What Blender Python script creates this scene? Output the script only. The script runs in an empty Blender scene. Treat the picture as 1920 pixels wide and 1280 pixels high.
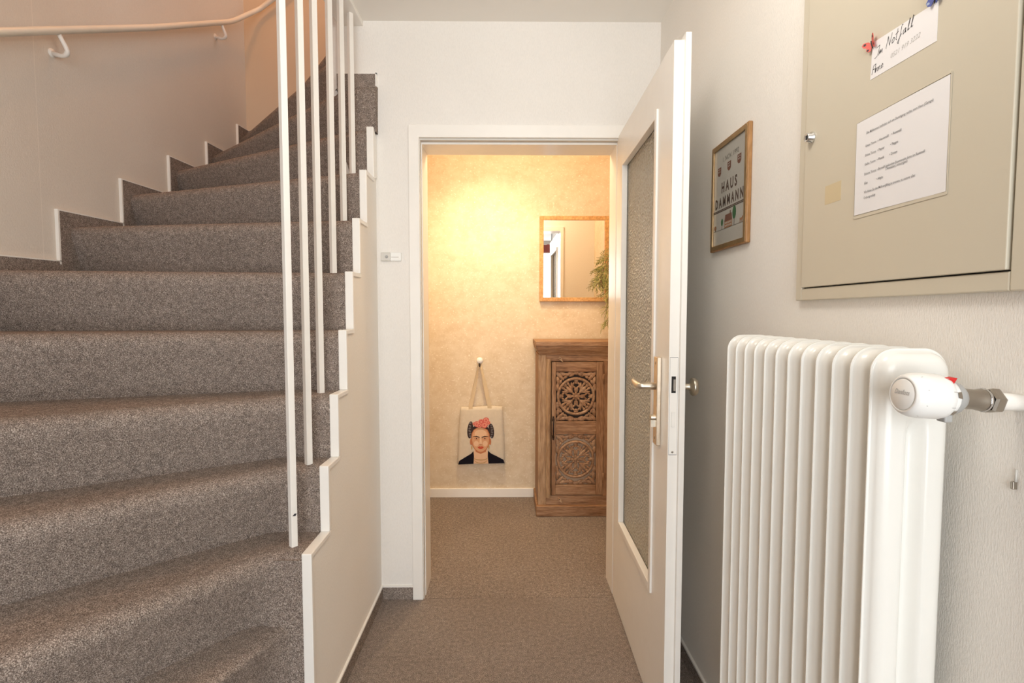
import bpy, bmesh, math, random
from mathutils import Vector, Matrix

# ------------------------------------------------------------------ camera, world, lights, exposure
scene = bpy.context.scene
COL = scene.collection
PI = math.pi

cam_data = bpy.data.cameras.new('camera')
cam_data.lens = 18.0
cam_data.sensor_width = 36.0
cam_data.clip_start = 0.02
cam = bpy.data.objects.new('camera', cam_data)
COL.objects.link(cam)
cam.location = (0, 0, 1.24)
cam.rotation_euler = (math.radians(90 - 3.10), 0, math.radians(-0.597))
scene.camera = cam

scene.view_settings.view_transform = 'Standard'
scene.view_settings.look = 'None'
scene.view_settings.gamma = 1.0
scene.view_settings.use_curve_mapping = False
scene.view_settings.exposure = -0.02
scene.cycles.max_bounces = 20
scene.cycles.diffuse_bounces = 12
scene.cycles.transparent_max_bounces = 12

world = bpy.data.worlds.new('world')
scene.world = world
world.use_nodes = True
bg = world.node_tree.nodes['Background']
bg.inputs[0].default_value = (0.93, 0.97, 1.0, 1)
bg.inputs[1].default_value = 1.6


def light(name, kind, loc, power, color, rot=(0, 0, 0), **kw):
    d = bpy.data.lights.new(name, kind)
    d.energy = power
    d.color = color
    for k, v in kw.items():
        setattr(d, k, v)
    o = bpy.data.objects.new(name, d)
    COL.objects.link(o)
    o.location = loc
    o.rotation_euler = rot
    return o


# daylight arriving through the glazed entrance behind the camera
light('entrance_daylight', 'AREA', (0.08, -1.92, 1.30), 66, (0.94, 0.98, 1.0), (math.radians(82), 0, 0),
      shape='RECTANGLE', size=1.7, size_y=1.9)
# warm lamp of the landing upstairs
light('landing_lamp', 'POINT', (-1.15, 2.35, 4.25), 27, (1.0, 0.42, 0.13), shadow_soft_size=0.12)
# hall ceiling lamp, just above the frame
light('hall_ceiling_lamp', 'POINT', (0.11, 0.80, 2.12), 13, (1.0, 0.94, 0.85), shadow_soft_size=0.13)
# warm ceiling spot of the room behind the door
light('vestibule_spot', 'SPOT', (-0.15, 2.82, 2.42), 62, (1.0, 0.79, 0.51),
      (math.radians(15), 0, 0), spot_size=math.radians(104), spot_blend=1.0, shadow_soft_size=0.03)
light('vestibule_fill', 'POINT', (0.05, 2.62, 2.16), 15, (1.0, 0.76, 0.48), shadow_soft_size=0.08)  # added warm fill that brightens the room's walls, no fixture of its own


# ------------------------------------------------------------------ materials
def node_mat(name, base=(0.8, 0.8, 0.8), rough=0.5, metal=0.0, spec=0.5):
    m = bpy.data.materials.new(name)
    m.use_nodes = True
    b = m.node_tree.nodes['Principled BSDF']
    b.inputs['Base Color'].default_value = (*base, 1)
    b.inputs['Roughness'].default_value = rough
    b.inputs['Metallic'].default_value = metal
    b.inputs['Specular IOR Level'].default_value = spec
    return m, m.node_tree, b


def coords(nt, scale=(1, 1, 1)):
    tc = nt.nodes.new('ShaderNodeTexCoord')
    mp = nt.nodes.new('ShaderNodeMapping')
    mp.inputs['Scale'].default_value = scale
    nt.links.new(tc.outputs['Object'], mp.inputs['Vector'])
    return mp.outputs['Vector']


def noise(nt, vec, scale, detail=2.0, rough=0.5):
    n = nt.nodes.new('ShaderNodeTexNoise')
    n.inputs['Scale'].default_value = scale
    n.inputs['Detail'].default_value = detail
    n.inputs['Roughness'].default_value = rough
    nt.links.new(vec, n.inputs['Vector'])
    return n.outputs['Fac']


def ramp(nt, fac, stops):
    r = nt.nodes.new('ShaderNodeValToRGB')
    while len(r.color_ramp.elements) < len(stops):
        r.color_ramp.elements.new(0.5)
    for e, (p, c) in zip(r.color_ramp.elements, stops):
        e.position = p
        e.color = (*c, 1)
    nt.links.new(fac, r.inputs['Fac'])
    return r.outputs['Color']


def bump(nt, bsdf, h, strength, dist):
    b = nt.nodes.new('ShaderNodeBump')
    b.inputs['Strength'].default_value = strength
    b.inputs['Distance'].default_value = dist
    nt.links.new(h, b.inputs['Height'])
    nt.links.new(b.outputs['Normal'], bsdf.inputs['Normal'])


def mixc(nt, fac, a, b, mode='MIX'):
    m = nt.nodes.new('ShaderNodeMix')
    m.data_type = 'RGBA'
    m.blend_type = mode
    for sock, v in ((m.inputs[0], fac), (m.inputs[6], a), (m.inputs[7], b)):
        if isinstance(v, (int, float)):
            sock.default_value = v
        elif isinstance(v, tuple):
            sock.default_value = (*v, 1)
        else:
            nt.links.new(v, sock)
    return m.outputs[2]


def carpet_mat():
    m, nt, b = node_mat('carpet', rough=1.0, spec=0.05)
    v = coords(nt)
    fine = noise(nt, v, 430, 1.5, 0.7)
    mid = noise(nt, v, 70, 2, 0.5)
    big = noise(nt, v, 2.6, 2, 0.5)
    c = ramp(nt, fine, [(0.30, (0.085, 0.066, 0.056)), (0.48, (0.230, 0.186, 0.160)), (0.56, (0.325, 0.270, 0.235)),
                        (0.70, (0.60, 0.53, 0.475))])
    c2 = ramp(nt, mid, [(0.3, (0.80, 0.80, 0.80)), (0.7, (1.16, 1.15, 1.14))])
    c3 = ramp(nt, big, [(0.3, (0.94, 0.93, 0.92)), (0.7, (1.05, 1.05, 1.05))])
    c = mixc(nt, 1.0, c, c2, 'MULTIPLY')
    c = mixc(nt, 1.0, c, c3, 'MULTIPLY')
    nt.links.new(c, b.inputs['Base Color'])
    bump(nt, b, fine, 0.7, 0.004)
    return m


def wallpaper_mat(name, base, axis_scale, strength=0.35, seam=None):
    m, nt, b = node_mat(name, base, rough=0.85, spec=0.2)
    v = coords(nt, axis_scale)
    n = noise(nt, v, 1.0, 3, 0.6)
    v2 = coords(nt)
    n2 = noise(nt, v2, 3.0, 2, 0.5)
    lo = tuple(x * 0.955 for x in base)
    c = ramp(nt, n, [(0.35, lo), (0.6, base)])
    c = mixc(nt, 1.0, c, ramp(nt, n2, [(0.3, (0.97, 0.97, 0.965)), (0.7, (1.0, 1.0, 1.0))]), 'MULTIPLY')
    if seam:
        axis, off, step = seam
        sep = nt.nodes.new('ShaderNodeSeparateXYZ')
        nt.links.new(v2, sep.inputs[0])
        prev = sep.outputs[axis]
        for op, val in (('SUBTRACT', off - 50 * step), ('DIVIDE', step), ('FRACT', None), ('LESS_THAN', 0.0006)):
            mt = nt.nodes.new('ShaderNodeMath')
            mt.operation = op
            nt.links.new(prev, mt.inputs[0])
            if val is not None:
                mt.inputs[1].default_value = val
            prev = mt.outputs[0]
        mt = nt.nodes.new('ShaderNodeMath')
        mt.operation = 'MULTIPLY'
        mt.inputs[1].default_value = 0.35
        nt.links.new(prev, mt.inputs[0])
        c = mixc(nt, mt.outputs[0], c, tuple(min(1, x * 1.25) for x in base))
    nt.links.new(c, b.inputs['Base Color'])
    bump(nt, b, n, strength, 0.0022)
    return m


def gold_paper_mat():
    m, nt, b = node_mat('mottled_wallpaper', rough=0.6, spec=0.35)
    v = coords(nt)
    a = noise(nt, v, 7, 4, 0.65)
    s = noise(nt, coords(nt, (70, 70, 95)), 1.0, 4, 0.72)
    g = noise(nt, coords(nt, (25, 25, 30)), 1.0, 3, 0.6)
    c = ramp(nt, a, [(0.3, (0.61, 0.485, 0.33)), (0.5, (0.66, 0.54, 0.385)), (0.7, (0.71, 0.60, 0.45))])
    c = mixc(nt, ramp(nt, g, [(0.42, (0, 0, 0)), (0.66, (0.55, 0.55, 0.55))]), c, (0.74, 0.64, 0.50))
    c = mixc(nt, ramp(nt, s, [(0.585, (0, 0, 0)), (0.66, (0.9, 0.9, 0.9))]), c, (0.86, 0.79, 0.68))
    nt.links.new(c, b.inputs['Base Color'])
    bump(nt, b, s, 0.2, 0.002)
    return m


def wood_mat(name, cols, scale, rough=0.55):
    m, nt, b = node_mat(name, rough=rough, spec=0.3)
    n = noise(nt, coords(nt, scale), 1.0, 4, 0.65)
    n2 = noise(nt, coords(nt, tuple(x * 4 for x in scale)), 1.0, 2, 0.6)
    k = len(cols)
    c = ramp(nt, n, [(0.28 + 0.44 * i / (k - 1), col) for i, col in enumerate(cols)])
    c = mixc(nt, 1.0, c, ramp(nt, n2, [(0.3, (0.78, 0.76, 0.74)), (0.65, (1.08, 1.08, 1.08))]), 'MULTIPLY')
    nt.links.new(c, b.inputs['Base Color'])
    bump(nt, b, n2, 0.25, 0.002)
    return m


def painted_mat(name, base, rough, spec=0.5, var=0.03, sc=14):
    m, nt, b = node_mat(name, base, rough, 0, spec)
    n = noise(nt, coords(nt), sc, 3, 0.6)
    c = ramp(nt, n, [(0.3, tuple(x * (1 - var) for x in base)), (0.7, base)])
    nt.links.new(c, b.inputs['Base Color'])
    bump(nt, b, n, 0.06, 0.002)
    return m


def metal_mat(name, base, rough):
    m, nt, b = node_mat(name, base, rough, 1.0)
    n = noise(nt, coords(nt), 60, 2, 0.5)
    nt.links.new(ramp(nt, n, [(0.3, tuple(x * 0.85 for x in base)), (0.7, base)]), b.inputs['Base Color'])
    return m


def clear_glass_mat():
    m = bpy.data.materials.new('clear_glass')
    m.use_nodes = True
    nt = m.node_tree
    nt.nodes.clear()
    out = nt.nodes.new('ShaderNodeOutputMaterial')
    tr = nt.nodes.new('ShaderNodeBsdfTransparent')
    gl = nt.nodes.new('ShaderNodeBsdfGlossy')
    gl.inputs['Roughness'].default_value = 0.02
    fr = nt.nodes.new('ShaderNodeFresnel')
    fr.inputs['IOR'].default_value = 1.4
    mx = nt.nodes.new('ShaderNodeMixShader')
    nt.links.new(fr.outputs[0], mx.inputs[0])
    nt.links.new(tr.outputs[0], mx.inputs[1])
    nt.links.new(gl.outputs[0], mx.inputs[2])
    nt.links.new(mx.outputs[0], out.inputs[0])
    return m


def ornament_glass_mat():
    m = bpy.data.materials.new('ornament_glass')
    m.use_nodes = True
    nt = m.node_tree
    nt.nodes.clear()
    out = nt.nodes.new('ShaderNodeOutputMaterial')
    v = coords(nt, (1, 1, 0.7))
    vo = nt.nodes.new('ShaderNodeTexVoronoi')
    vo.inputs['Scale'].default_value = 150
    nt.links.new(v, vo.inputs['Vector'])
    n = noise(nt, v, 160, 2, 0.5)
    add = nt.nodes.new('ShaderNodeMath')
    add.operation = 'ADD'
    nt.links.new(vo.outputs['Distance'], add.inputs[0])
    nt.links.new(n, add.inputs[1])
    bp = nt.nodes.new('ShaderNodeBump')
    bp.inputs['Strength'].default_value = 1.0
    bp.inputs['Distance'].default_value = 0.010
    nt.links.new(add.outputs[0], bp.inputs['Height'])
    rf = nt.nodes.new('ShaderNodeBsdfTranslucent')
    rf.inputs['Color'].default_value = (0.95, 0.93, 0.84, 1)
    df = nt.nodes.new('ShaderNodeBsdfTransparent')
    df.inputs['Color'].default_value = (0.93, 0.92, 0.85, 1)
    gl = nt.nodes.new('ShaderNodeBsdfGlossy')
    gl.inputs['Roughness'].default_value = 0.12
    gl.inputs['Color'].default_value = (1.0, 0.97, 0.9, 1)
    for s in (rf, gl):
        nt.links.new(bp.outputs['Normal'], s.inputs['Normal'])
    fr = nt.nodes.new('ShaderNodeFresnel')
    fr.inputs['IOR'].default_value = 2.4
    di = nt.nodes.new('ShaderNodeBsdfDiffuse')
    nt.links.new(ramp(nt, add.outputs[0], [(0.45, (0.50, 0.42, 0.28)), (0.75, (0.80, 0.71, 0.52)), (1.0, (0.97, 0.92, 0.78))]), di.inputs['Color'])  # gold speckle painted in for the reflected room glow and relief shading
    nt.links.new(bp.outputs['Normal'], di.inputs['Normal'])
    ma = nt.nodes.new('ShaderNodeMixShader')
    ma.inputs[0].default_value = 0.72
    nt.links.new(rf.outputs[0], ma.inputs[1])
    nt.links.new(di.outputs[0], ma.inputs[2])
    m0 = nt.nodes.new('ShaderNodeMixShader')
    m0.inputs[0].default_value = 0.38
    nt.links.new(ma.outputs[0], m0.inputs[1])
    nt.links.new(df.outputs[0], m0.inputs[2])
    mx = nt.nodes.new('ShaderNodeMixShader')
    nt.links.new(fr.outputs[0], mx.inputs[0])
    nt.links.new(m0.outputs[0], mx.inputs[1])
    nt.links.new(gl.outputs[0], mx.inputs[2])
    nt.links.new(mx.outputs[0], out.inputs[0])
    return m


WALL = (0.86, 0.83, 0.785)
M = {}
M['carpet'] = carpet_mat()
M['paper_x'] = wallpaper_mat('wallpaper_side', WALL, (420, 420, 140), 0.45)
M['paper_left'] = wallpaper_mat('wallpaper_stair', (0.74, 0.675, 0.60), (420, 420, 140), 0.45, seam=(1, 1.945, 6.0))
M['plaster'] = wallpaper_mat('wallpaper_bright', (0.82, 0.79, 0.75), (430, 430, 90), 0.35)
M['stair_dimmed'] = painted_mat('dimmed_stair_paint', (0.62, 0.51, 0.39), 0.8, 0.2, 0.02, 5)  # cream wall, colour darkened and warmed to stand in for weak daylight
M['ceil'] = painted_mat('ceiling_paint', (0.86, 0.835, 0.79), 0.9, 0.1, 0.02, 4)
M['gold'] = gold_paper_mat()
M['white'] = painted_mat('white_lacquer', (0.86, 0.835, 0.79), 0.32, 0.5, 0.03)
M['cream'] = painted_mat('cream_lacquer', (0.80, 0.74, 0.63), 0.3, 0.5, 0.04)
M['radiator'] = painted_mat('radiator_enamel', (0.83, 0.82, 0.775), 0.22, 0.5, 0.02)
M['plastic'] = painted_mat('white_plastic', (0.84, 0.84, 0.82), 0.35, 0.5, 0.01)
M['grey_plastic'] = painted_mat('grey_plastic', (0.40, 0.40, 0.39), 0.5)
M['pale_grey'] = painted_mat('pale_grey_plastic', (0.62, 0.60, 0.56), 0.5)
M['beige'] = painted_mat('beige_sheet_metal', (0.60, 0.55, 0.445), 0.38, 0.45, 0.03, 3)
M['beige_stain'] = painted_mat('yellowed_tape', (0.60, 0.50, 0.32), 0.4)
M['nickel'] = metal_mat('brushed_nickel', (0.72, 0.66, 0.56), 0.33)
M['steel'] = metal_mat('dull_steel', (0.42, 0.38, 0.33), 0.35)
M['chrome'] = metal_mat('chrome', (0.75, 0.75, 0.75), 0.15)
M['iron'] = metal_mat('dark_iron', (0.06, 0.045, 0.04), 0.5)
M['champagne'] = metal_mat('champagne_aluminium', (0.78, 0.66, 0.52), 0.3)
M['black'] = painted_mat('black_gap', (0.02, 0.018, 0.016), 0.8)
M['red'] = painted_mat('red_plastic', (0.60, 0.015, 0.015), 0.4)
M['paper'] = painted_mat('white_paper', (0.80, 0.79, 0.80), 0.7, 0.2, 0.02, 8)
M['ink'] = painted_mat('black_ink', (0.03, 0.03, 0.035), 0.7)
M['print_grey'] = painted_mat('grey_print', (0.22, 0.22, 0.23), 0.7)
M['pencil'] = painted_mat('pencil_grey', (0.50, 0.49, 0.48), 0.7)
CW = [(0.16, 0.075, 0.036), (0.27, 0.145, 0.075), (0.35, 0.205, 0.115), (0.42, 0.27, 0.165)]
M['wood_v'] = wood_mat('mango_wood_upright', CW, (42, 42, 4.5))
M['wood_h'] = wood_mat('mango_wood_crosswise', CW, (4.5, 42, 42))
M['wood_pale'] = wood_mat('pale_mango_wood', [(0.28, 0.16, 0.085), (0.40, 0.26, 0.15), (0.50, 0.35, 0.22)], (42, 42, 4.0))
M['carved'] = wood_mat('carved_mango_wood', [(0.20, 0.105, 0.055), (0.33, 0.195, 0.115), (0.42, 0.28, 0.18)], (22, 22, 22))
M['cab_dark'] = painted_mat('dark_cabinet_inside', (0.035, 0.02, 0.013), 0.8)
M['cab_silver'] = painted_mat('silvery_backing', (0.46, 0.34, 0.24), 0.4)
M['oak'] = wood_mat('honey_oak', [(0.50, 0.255, 0.085), (0.60, 0.33, 0.125), (0.66, 0.39, 0.16)], (22, 22, 22), 0.45)
M['frame_oak'] = wood_mat('brown_frame_wood', [(0.30, 0.155, 0.06), (0.38, 0.205, 0.085)], (20, 30, 6), 0.35)
M['gilt'] = metal_mat('gilt_edge', (0.72, 0.50, 0.27), 0.35)
M['mirror'] = node_mat('mirror_silver', (0.92, 0.92, 0.92), 0.01, 1.0)[0]
M['canvas'] = painted_mat('tote_canvas', (0.66, 0.575, 0.455), 0.9, 0.1, 0.08, 40)
M['strap'] = painted_mat('tote_strap', (0.66, 0.52, 0.34), 0.9, 0.1, 0.06, 40)
M['linen'] = painted_mat('stitched_linen', (0.42, 0.405, 0.37), 0.35, 0.6, 0.05, 90)
M['stitch'] = painted_mat('brown_thread', (0.085, 0.055, 0.04), 0.9)
M['stitch_grey'] = painted_mat('grey_thread', (0.17, 0.155, 0.13), 0.9)
M['stitch_red'] = painted_mat('russet_thread', (0.15, 0.065, 0.042), 0.9)
M['stitch_tan'] = painted_mat('tan_thread', (0.30, 0.15, 0.075), 0.9)
M['stitch_green'] = painted_mat('green_thread', (0.035, 0.11, 0.04), 0.9)
M['leaf'] = painted_mat('feathery_leaf', (0.30, 0.31, 0.10), 0.6, 0.3, 0.35, 60)
M['leaf_pale'] = painted_mat('pale_leaf_tip', (0.55, 0.50, 0.20), 0.6, 0.3, 0.2, 60)
M['stem'] = painted_mat('brown_stem', (0.20, 0.12, 0.06), 0.8)
M['glass'] = clear_glass_mat()
M['ornament'] = ornament_glass_mat()
M['valance'] = painted_mat('red_fabric', (0.26, 0.06, 0.045), 0.9)
P = {}
for nm, c in dict(skin=(0.66, 0.36, 0.20), skin_light=(0.76, 0.50, 0.32), skin_shade=(0.50, 0.19, 0.09), hair=(0.05, 0.035, 0.035),
                  braid=(0.16, 0.14, 0.14), lips=(0.55, 0.045, 0.03), rose=(0.62, 0.13, 0.11), rose_pale=(0.74, 0.30, 0.22),
                  jacket=(0.012, 0.010, 0.016), gold=(0.50, 0.33, 0.13), brow=(0.04, 0.02, 0.018), eye=(0.10, 0.045, 0.03),
                  green=(0.22, 0.26, 0.14)).items():
    P[nm] = painted_mat('print_' + nm, c, 0.85, 0.1, 0.06, 60)
B = {'red': painted_mat('butterfly_red', (0.62, 0.09, 0.07), 0.5), 'blue': painted_mat('butterfly_blue', (0.05, 0.07, 0.28), 0.5),
     'pale': painted_mat('butterfly_pale', (0.30, 0.36, 0.50), 0.5)}


# ------------------------------------------------------------------ mesh helpers
class MB:
    """collects shapes and links them as ONE mesh object"""

    def __init__(self):
        self.v, self.f, self.mi, self.sm, self.mats = [], [], [], [], []

    def mat(self, m):
        if m not in self.mats:
            self.mats.append(m)
        return self.mats.index(m)

    def add(self, verts, faces, m, smooth=False):
        k = len(self.v)
        i = self.mat(m)
        self.v += [tuple(p) for p in verts]
        for f in faces:
            self.f.append([a + k for a in f])
            self.mi.append(i)
            self.sm.append(smooth)

    def box(self, a, b, m, smooth=False):
        (x0, y0, z0), (x1, y1, z1) = a, b
        vs = [(x0, y0, z0), (x1, y0, z0), (x1, y1, z0), (x0, y1, z0), (x0, y0, z1), (x1, y0, z1), (x1, y1, z1), (x0, y1, z1)]
        fs = [(0, 3, 2, 1), (4, 5, 6, 7), (0, 1, 5, 4), (1, 2, 6, 5), (2, 3, 7, 6), (3, 0, 4, 7)]
        self.add(vs, fs, m, smooth)

    def prism(self, poly, axis, lo, hi, m):
        """poly: 2D points in the plane across axis (x: (y,z); y: (x,z); z: (x,y))"""
        def p3(p, h):
            if axis == 'x':
                return (h, p[0], p[1])
            if axis == 'y':
                return (p[0], h, p[1])
            return (p[0], p[1], h)
        n = len(poly)
        vs = [p3(p, lo) for p in poly] + [p3(p, hi) for p in poly]
        fs = [list(range(n))[::-1], list(range(n, 2 * n))]
        fs += [(i, (i + 1) % n, n + (i + 1) % n, n + i) for i in range(n)]
        self.add(vs, fs, m)

    def tube(self, path, r, m, n=10, caps=True):
        pts = [Vector(p) for p in path]
        rs = r if isinstance(r, (list, tuple)) else [r] * len(pts)
        vs, up = [], None
        for i, p in enumerate(pts):
            t = (pts[min(i + 1, len(pts) - 1)] - pts[max(i - 1, 0)]).normalized()
            if up is None:
                up = Vector((0, 0, 1)) if abs(t.z) < 0.9 else Vector((1, 0, 0))
            s = t.cross(up).normalized()
            up = s.cross(t).normalized()
            for j in range(n):
                a = 2 * PI * j / n
                vs.append(p + (s * math.cos(a) + up * math.sin(a)) * rs[i])
        fs = []
        for i in range(len(pts) - 1):
            for j in range(n):
                fs.append((i * n + j, i * n + (j + 1) % n, (i + 1) * n + (j + 1) % n, (i + 1) * n + j))
        self.add(vs, fs, m, True)
        if caps:
            k = len(self.v) - len(vs)
            i = self.mat(m)
            for c in ([k + j for j in range(n)][::-1], [k + (len(pts) - 1) * n + j for j in range(n)]):
                self.f.append(c)
                self.mi.append(i)
                self.sm.append(False)

    def lathe(self, prof, origin, axis, m, n=28, smooth=True):
        """prof: (radius, height along axis)"""
        o = Vector(origin)
        ax = Vector(axis).normalized()
        s = ax.orthogonal().normalized()
        t = ax.cross(s)
        vs = []
        for r, h in prof:
            for j in range(n):
                a = 2 * PI * j / n
                vs.append(o + ax * h + (s * math.cos(a) + t * math.sin(a)) * max(r, 1e-5))
        fs = []
        for i in range(len(prof) - 1):
            for j in range(n):
                fs.append((i * n + j, i * n + (j + 1) % n, (i + 1) * n + (j + 1) % n, (i + 1) * n + j))
        self.add(vs, fs, m, smooth)

    def ellipsoid(self, c, r, m, rot=None, nu=10, nv=6):
        c = Vector(c)
        R = rot or Matrix.Identity(3)
        vs = []
        for i in range(nv + 1):
            th = PI * i / nv
            for j in range(nu):
                ph = 2 * PI * j / nu
                vs.append(c + R @ Vector((r[0] * math.sin(th) * math.cos(ph), r[1] * math.sin(th) * math.sin(ph), r[2] * math.cos(th))))
        fs = []
        for i in range(nv):
            for j in range(nu):
                fs.append((i * nu + j, (i + 1) * nu + j, (i + 1) * nu + (j + 1) % nu, i * nu + (j + 1) % nu))
        self.add(vs, fs, m, True)

    def flat(self, poly, y, m):
        """flat polygon facing -Y at the plane y, points (x,z)"""
        self.add([(p[0], y, p[1]) for p in poly], [list(range(len(poly)))], m)

    def text(self, body, size, to3, m, align='LEFT', shear=0.0, bold=0.0, sx=1.0):
        """flat lettering; to3 maps (u, v) to a point"""
        cu = bpy.data.curves.new('lettering', 'FONT')
        cu.body = body
        cu.size = size
        cu.align_x = align
        cu.shear = shear
        cu.offset = bold
        cu.resolution_u = 2
        ob = bpy.data.objects.new('lettering', cu)
        COL.objects.link(ob)
        dg = bpy.context.evaluated_depsgraph_get()
        me = ob.evaluated_get(dg).to_mesh()
        vs = [to3(p.co.x * sx, p.co.y) for p in me.vertices]
        fs = [list(p.vertices) for p in me.polygons]
        self.add(vs, fs, m)
        ob.evaluated_get(dg).to_mesh_clear()
        bpy.data.objects.remove(ob)
        bpy.data.curves.remove(cu)

    def build(self, name, parent=None, loc=(0, 0, 0), bevel=0.0, segs=2, weld=False):
        me = bpy.data.meshes.new(name)
        off = Vector(loc)
        me.from_pydata([tuple(Vector(p) - off) for p in self.v], [], self.f)
        for mt in self.mats:
            me.materials.append(mt)
        for p, i, s in zip(me.polygons, self.mi, self.sm):
            p.material_index = i
            p.use_smooth = s
        bm = bmesh.new()
        bm.from_mesh(me)
        if weld:
            bmesh.ops.remove_doubles(bm, verts=bm.verts, dist=1e-5)
        bmesh.ops.recalc_face_normals(bm, faces=bm.faces)
        if bevel > 0:
            es = [e for e in bm.edges if len(e.link_faces) == 2 and not (e.link_faces[0].smooth and e.link_faces[1].smooth)
                  and e.calc_face_angle(0) > 0.5]
            bmesh.ops.bevel(bm, geom=es, offset=bevel, segments=segs, affect='EDGES', profile=0.5, clamp_overlap=True)
        bm.to_mesh(me)
        bm.free()
        o = bpy.data.objects.new(name, me)
        COL.objects.link(o)
        o.location = off
        if parent:
            o.parent = parent
        return o


def thing(name, label, cat, loc=(0, 0, 0), group=None):
    o = bpy.data.objects.new(name, None)
    o.empty_display_size = 0.05
    COL.objects.link(o)
    o.location = loc
    return tag(o, label, cat, group)


def tag(o, label, cat, group=None):
    o['label'] = label
    o['category'] = cat
    if group:
        o['group'] = group
    return o


def struct(o, label):
    o['kind'] = 'structure'
    o['label'] = label
    return o


def part(mb, name, parent, bevel=0.0, segs=2, weld=False):
    """mesh in world coordinates, as a part of a thing whose empty has only a location"""
    base = Vector(parent.location)
    if parent.parent:
        base = base + Vector(parent.parent.location)
    o = mb.build(name, None, tuple(base), bevel, segs, weld)
    o.location = (0, 0, 0)
    o.parent = parent
    return o


def bez(p0, p1, p2, n):
    out = []
    for i in range(n + 1):
        t = i / n
        out.append(tuple((1 - t) ** 2 * a + 2 * t * (1 - t) * b + t * t * c for a, b, c in zip(p0, p1, p2)))
    return out


# ------------------------------------------------------------------ the setting
D0, D1 = 2.175, 2.335          # hall back wall (front and rear face)
XR, XL, XS = 0.638, -1.73, -0.545   # right wall, stairwell left wall, face of the stair side
YB, YSB = 3.416, 3.50          # rear wall of the vestibule / of the stairwell
ZC = 2.44
YF = -1.80

b = MB(); b.box((XL, YF, -0.06), (1.2, D0 - 0.001, 0), M['carpet'])
struct(b.build('floor'), 'grey brown looped carpet floor of the hall')
b = MB(); b.box((-0.72, D0 + 0.002, -0.06), (0.80, YB, -0.0005), M['carpet'])
struct(b.build('floor'), 'grey brown carpet floor in the room behind the open door')

b = MB(); b.box((-0.69, YF, ZC), (1.2, D0 + 0.001, ZC + 0.2), M['ceil'])
struct(b.build('ceiling'), 'plain off white hall ceiling')
b = MB(); b.box((-0.72, D1 - 0.01, ZC), (0.80, YB + 0.1, ZC + 0.12), M['ceil'])
struct(b.build('ceiling'), 'ceiling of the room behind the open door')
b = MB(); b.box((XL - 0.1, YF - 0.1, 4.9), (0.2, YSB + 0.1, 5.0), M['ceil'])
struct(b.build('ceiling'), 'ceiling high above the stairwell')

OX0, OX1, OZ = -0.378, 0.490, 1.985   # wall opening of the doorway
b = MB()
b.prism([(-0.696, 0), (OX0, 0), (OX0, OZ), (OX1, OZ), (OX1, 0), (0.80, 0), (0.80, ZC + 0.2), (-0.696, ZC + 0.2)], 'y', D0, D1, M['plaster'])
b.box((-0.724, D0 + 0.03, 2.15), (-0.6955, D1 + 0.002, ZC + 0.18), M['plaster'])
struct(b.build('wall_back'), 'white papered wall around the open doorway')
b = MB(); b.box((XR, -0.55, 0), (XR + 0.12, D0 + 0.01, ZC + 0.05), M['paper_x'])
struct(b.build('wall_right'), 'white textured wallpaper wall on the right')
b = MB(); b.box((1.08, YF, 0), (1.2, -0.55, ZC + 0.05), M['paper_x']); b.box((XR, -0.56, 0), (1.2, -0.45, ZC + 0.05), M['paper_x'])
struct(b.build('wall_side'), 'white wall of the entrance niche behind the camera')
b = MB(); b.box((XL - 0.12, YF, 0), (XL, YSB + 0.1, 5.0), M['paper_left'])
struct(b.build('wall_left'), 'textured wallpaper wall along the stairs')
b = MB(); b.box((XL - 0.1, YSB, 0), (0.2, YSB + 0.1, 5.0), M['stair_dimmed'])
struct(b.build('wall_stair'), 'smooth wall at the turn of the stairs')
b = MB(); b.box((-0.69, YF, ZC), (-0.59, D0 + 0.02, 4.95), M['plaster']); b.box((-0.69, D1, ZC + 0.12), (0.2, D1 + 0.05, 4.95), M['plaster'])
struct(b.build('wall_landing'), 'white wall of the upper floor beside the stair opening')
b = MB(); b.box((-0.72, D1 - 0.001, 0), (-0.60, YB + 0.1, ZC + 0.1), M['gold'])
struct(b.build('wall_vestibule_left'), 'mottled golden wallpaper wall left of the doorway room')
b = MB(); b.box((0.76, D1 - 0.001, 0), (0.86, YB + 0.1, ZC + 0.1), M['gold'])
struct(b.build('wall_vestibule_right'), 'mottled golden wallpaper wall right of the doorway room')
b = MB(); b.box((-0.62, YB, 0), (0.80, YB + 0.08, ZC + 0.1), M['gold'])
struct(b.build('wall_vestibule_back'), 'mottled golden wallpaper wall seen through the doorway')
# front wall with the glazed entrance
b = MB()
b.box((XL - 0.1, YF - 0.1, 0), (-0.92, YF, 5.0), M['plaster'])
b.box((0.98, YF - 0.1, 0), (1.2, YF, 5.0), M['plaster'])
b.box((-0.92, YF - 0.1, 2.30), (0.98, YF, 5.0), M['plaster'])
struct(b.build('wall_front'), 'white wall around the glazed entrance behind the camera')

b = MB()
for x0, x1 in ((-0.92, -0.86), (-0.02, 0.04), (0.92, 0.98)):
    b.box((x0, YF - 0.08, 0), (x1, YF + 0.01, 2.30), M['white'])
for z0, z1 in ((0, 0.12), (2.24, 2.30)):
    b.box((-0.92, YF - 0.08, z0), (0.98, YF + 0.008, z1), M['white'])
d2 = struct(b.build('door_2', bevel=0.003), 'glazed white entrance door behind the camera, seen in the mirror')
b = MB(); b.box((-0.86, YF - 0.05, 0.12), (-0.02, YF - 0.044, 2.24), M['glass']); b.build('glass_pane', d2)
b = MB(); b.box((0.04, YF - 0.05, 0.12), (0.92, YF - 0.044, 2.24), M['glass']); b.build('glass_pane', d2)

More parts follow.
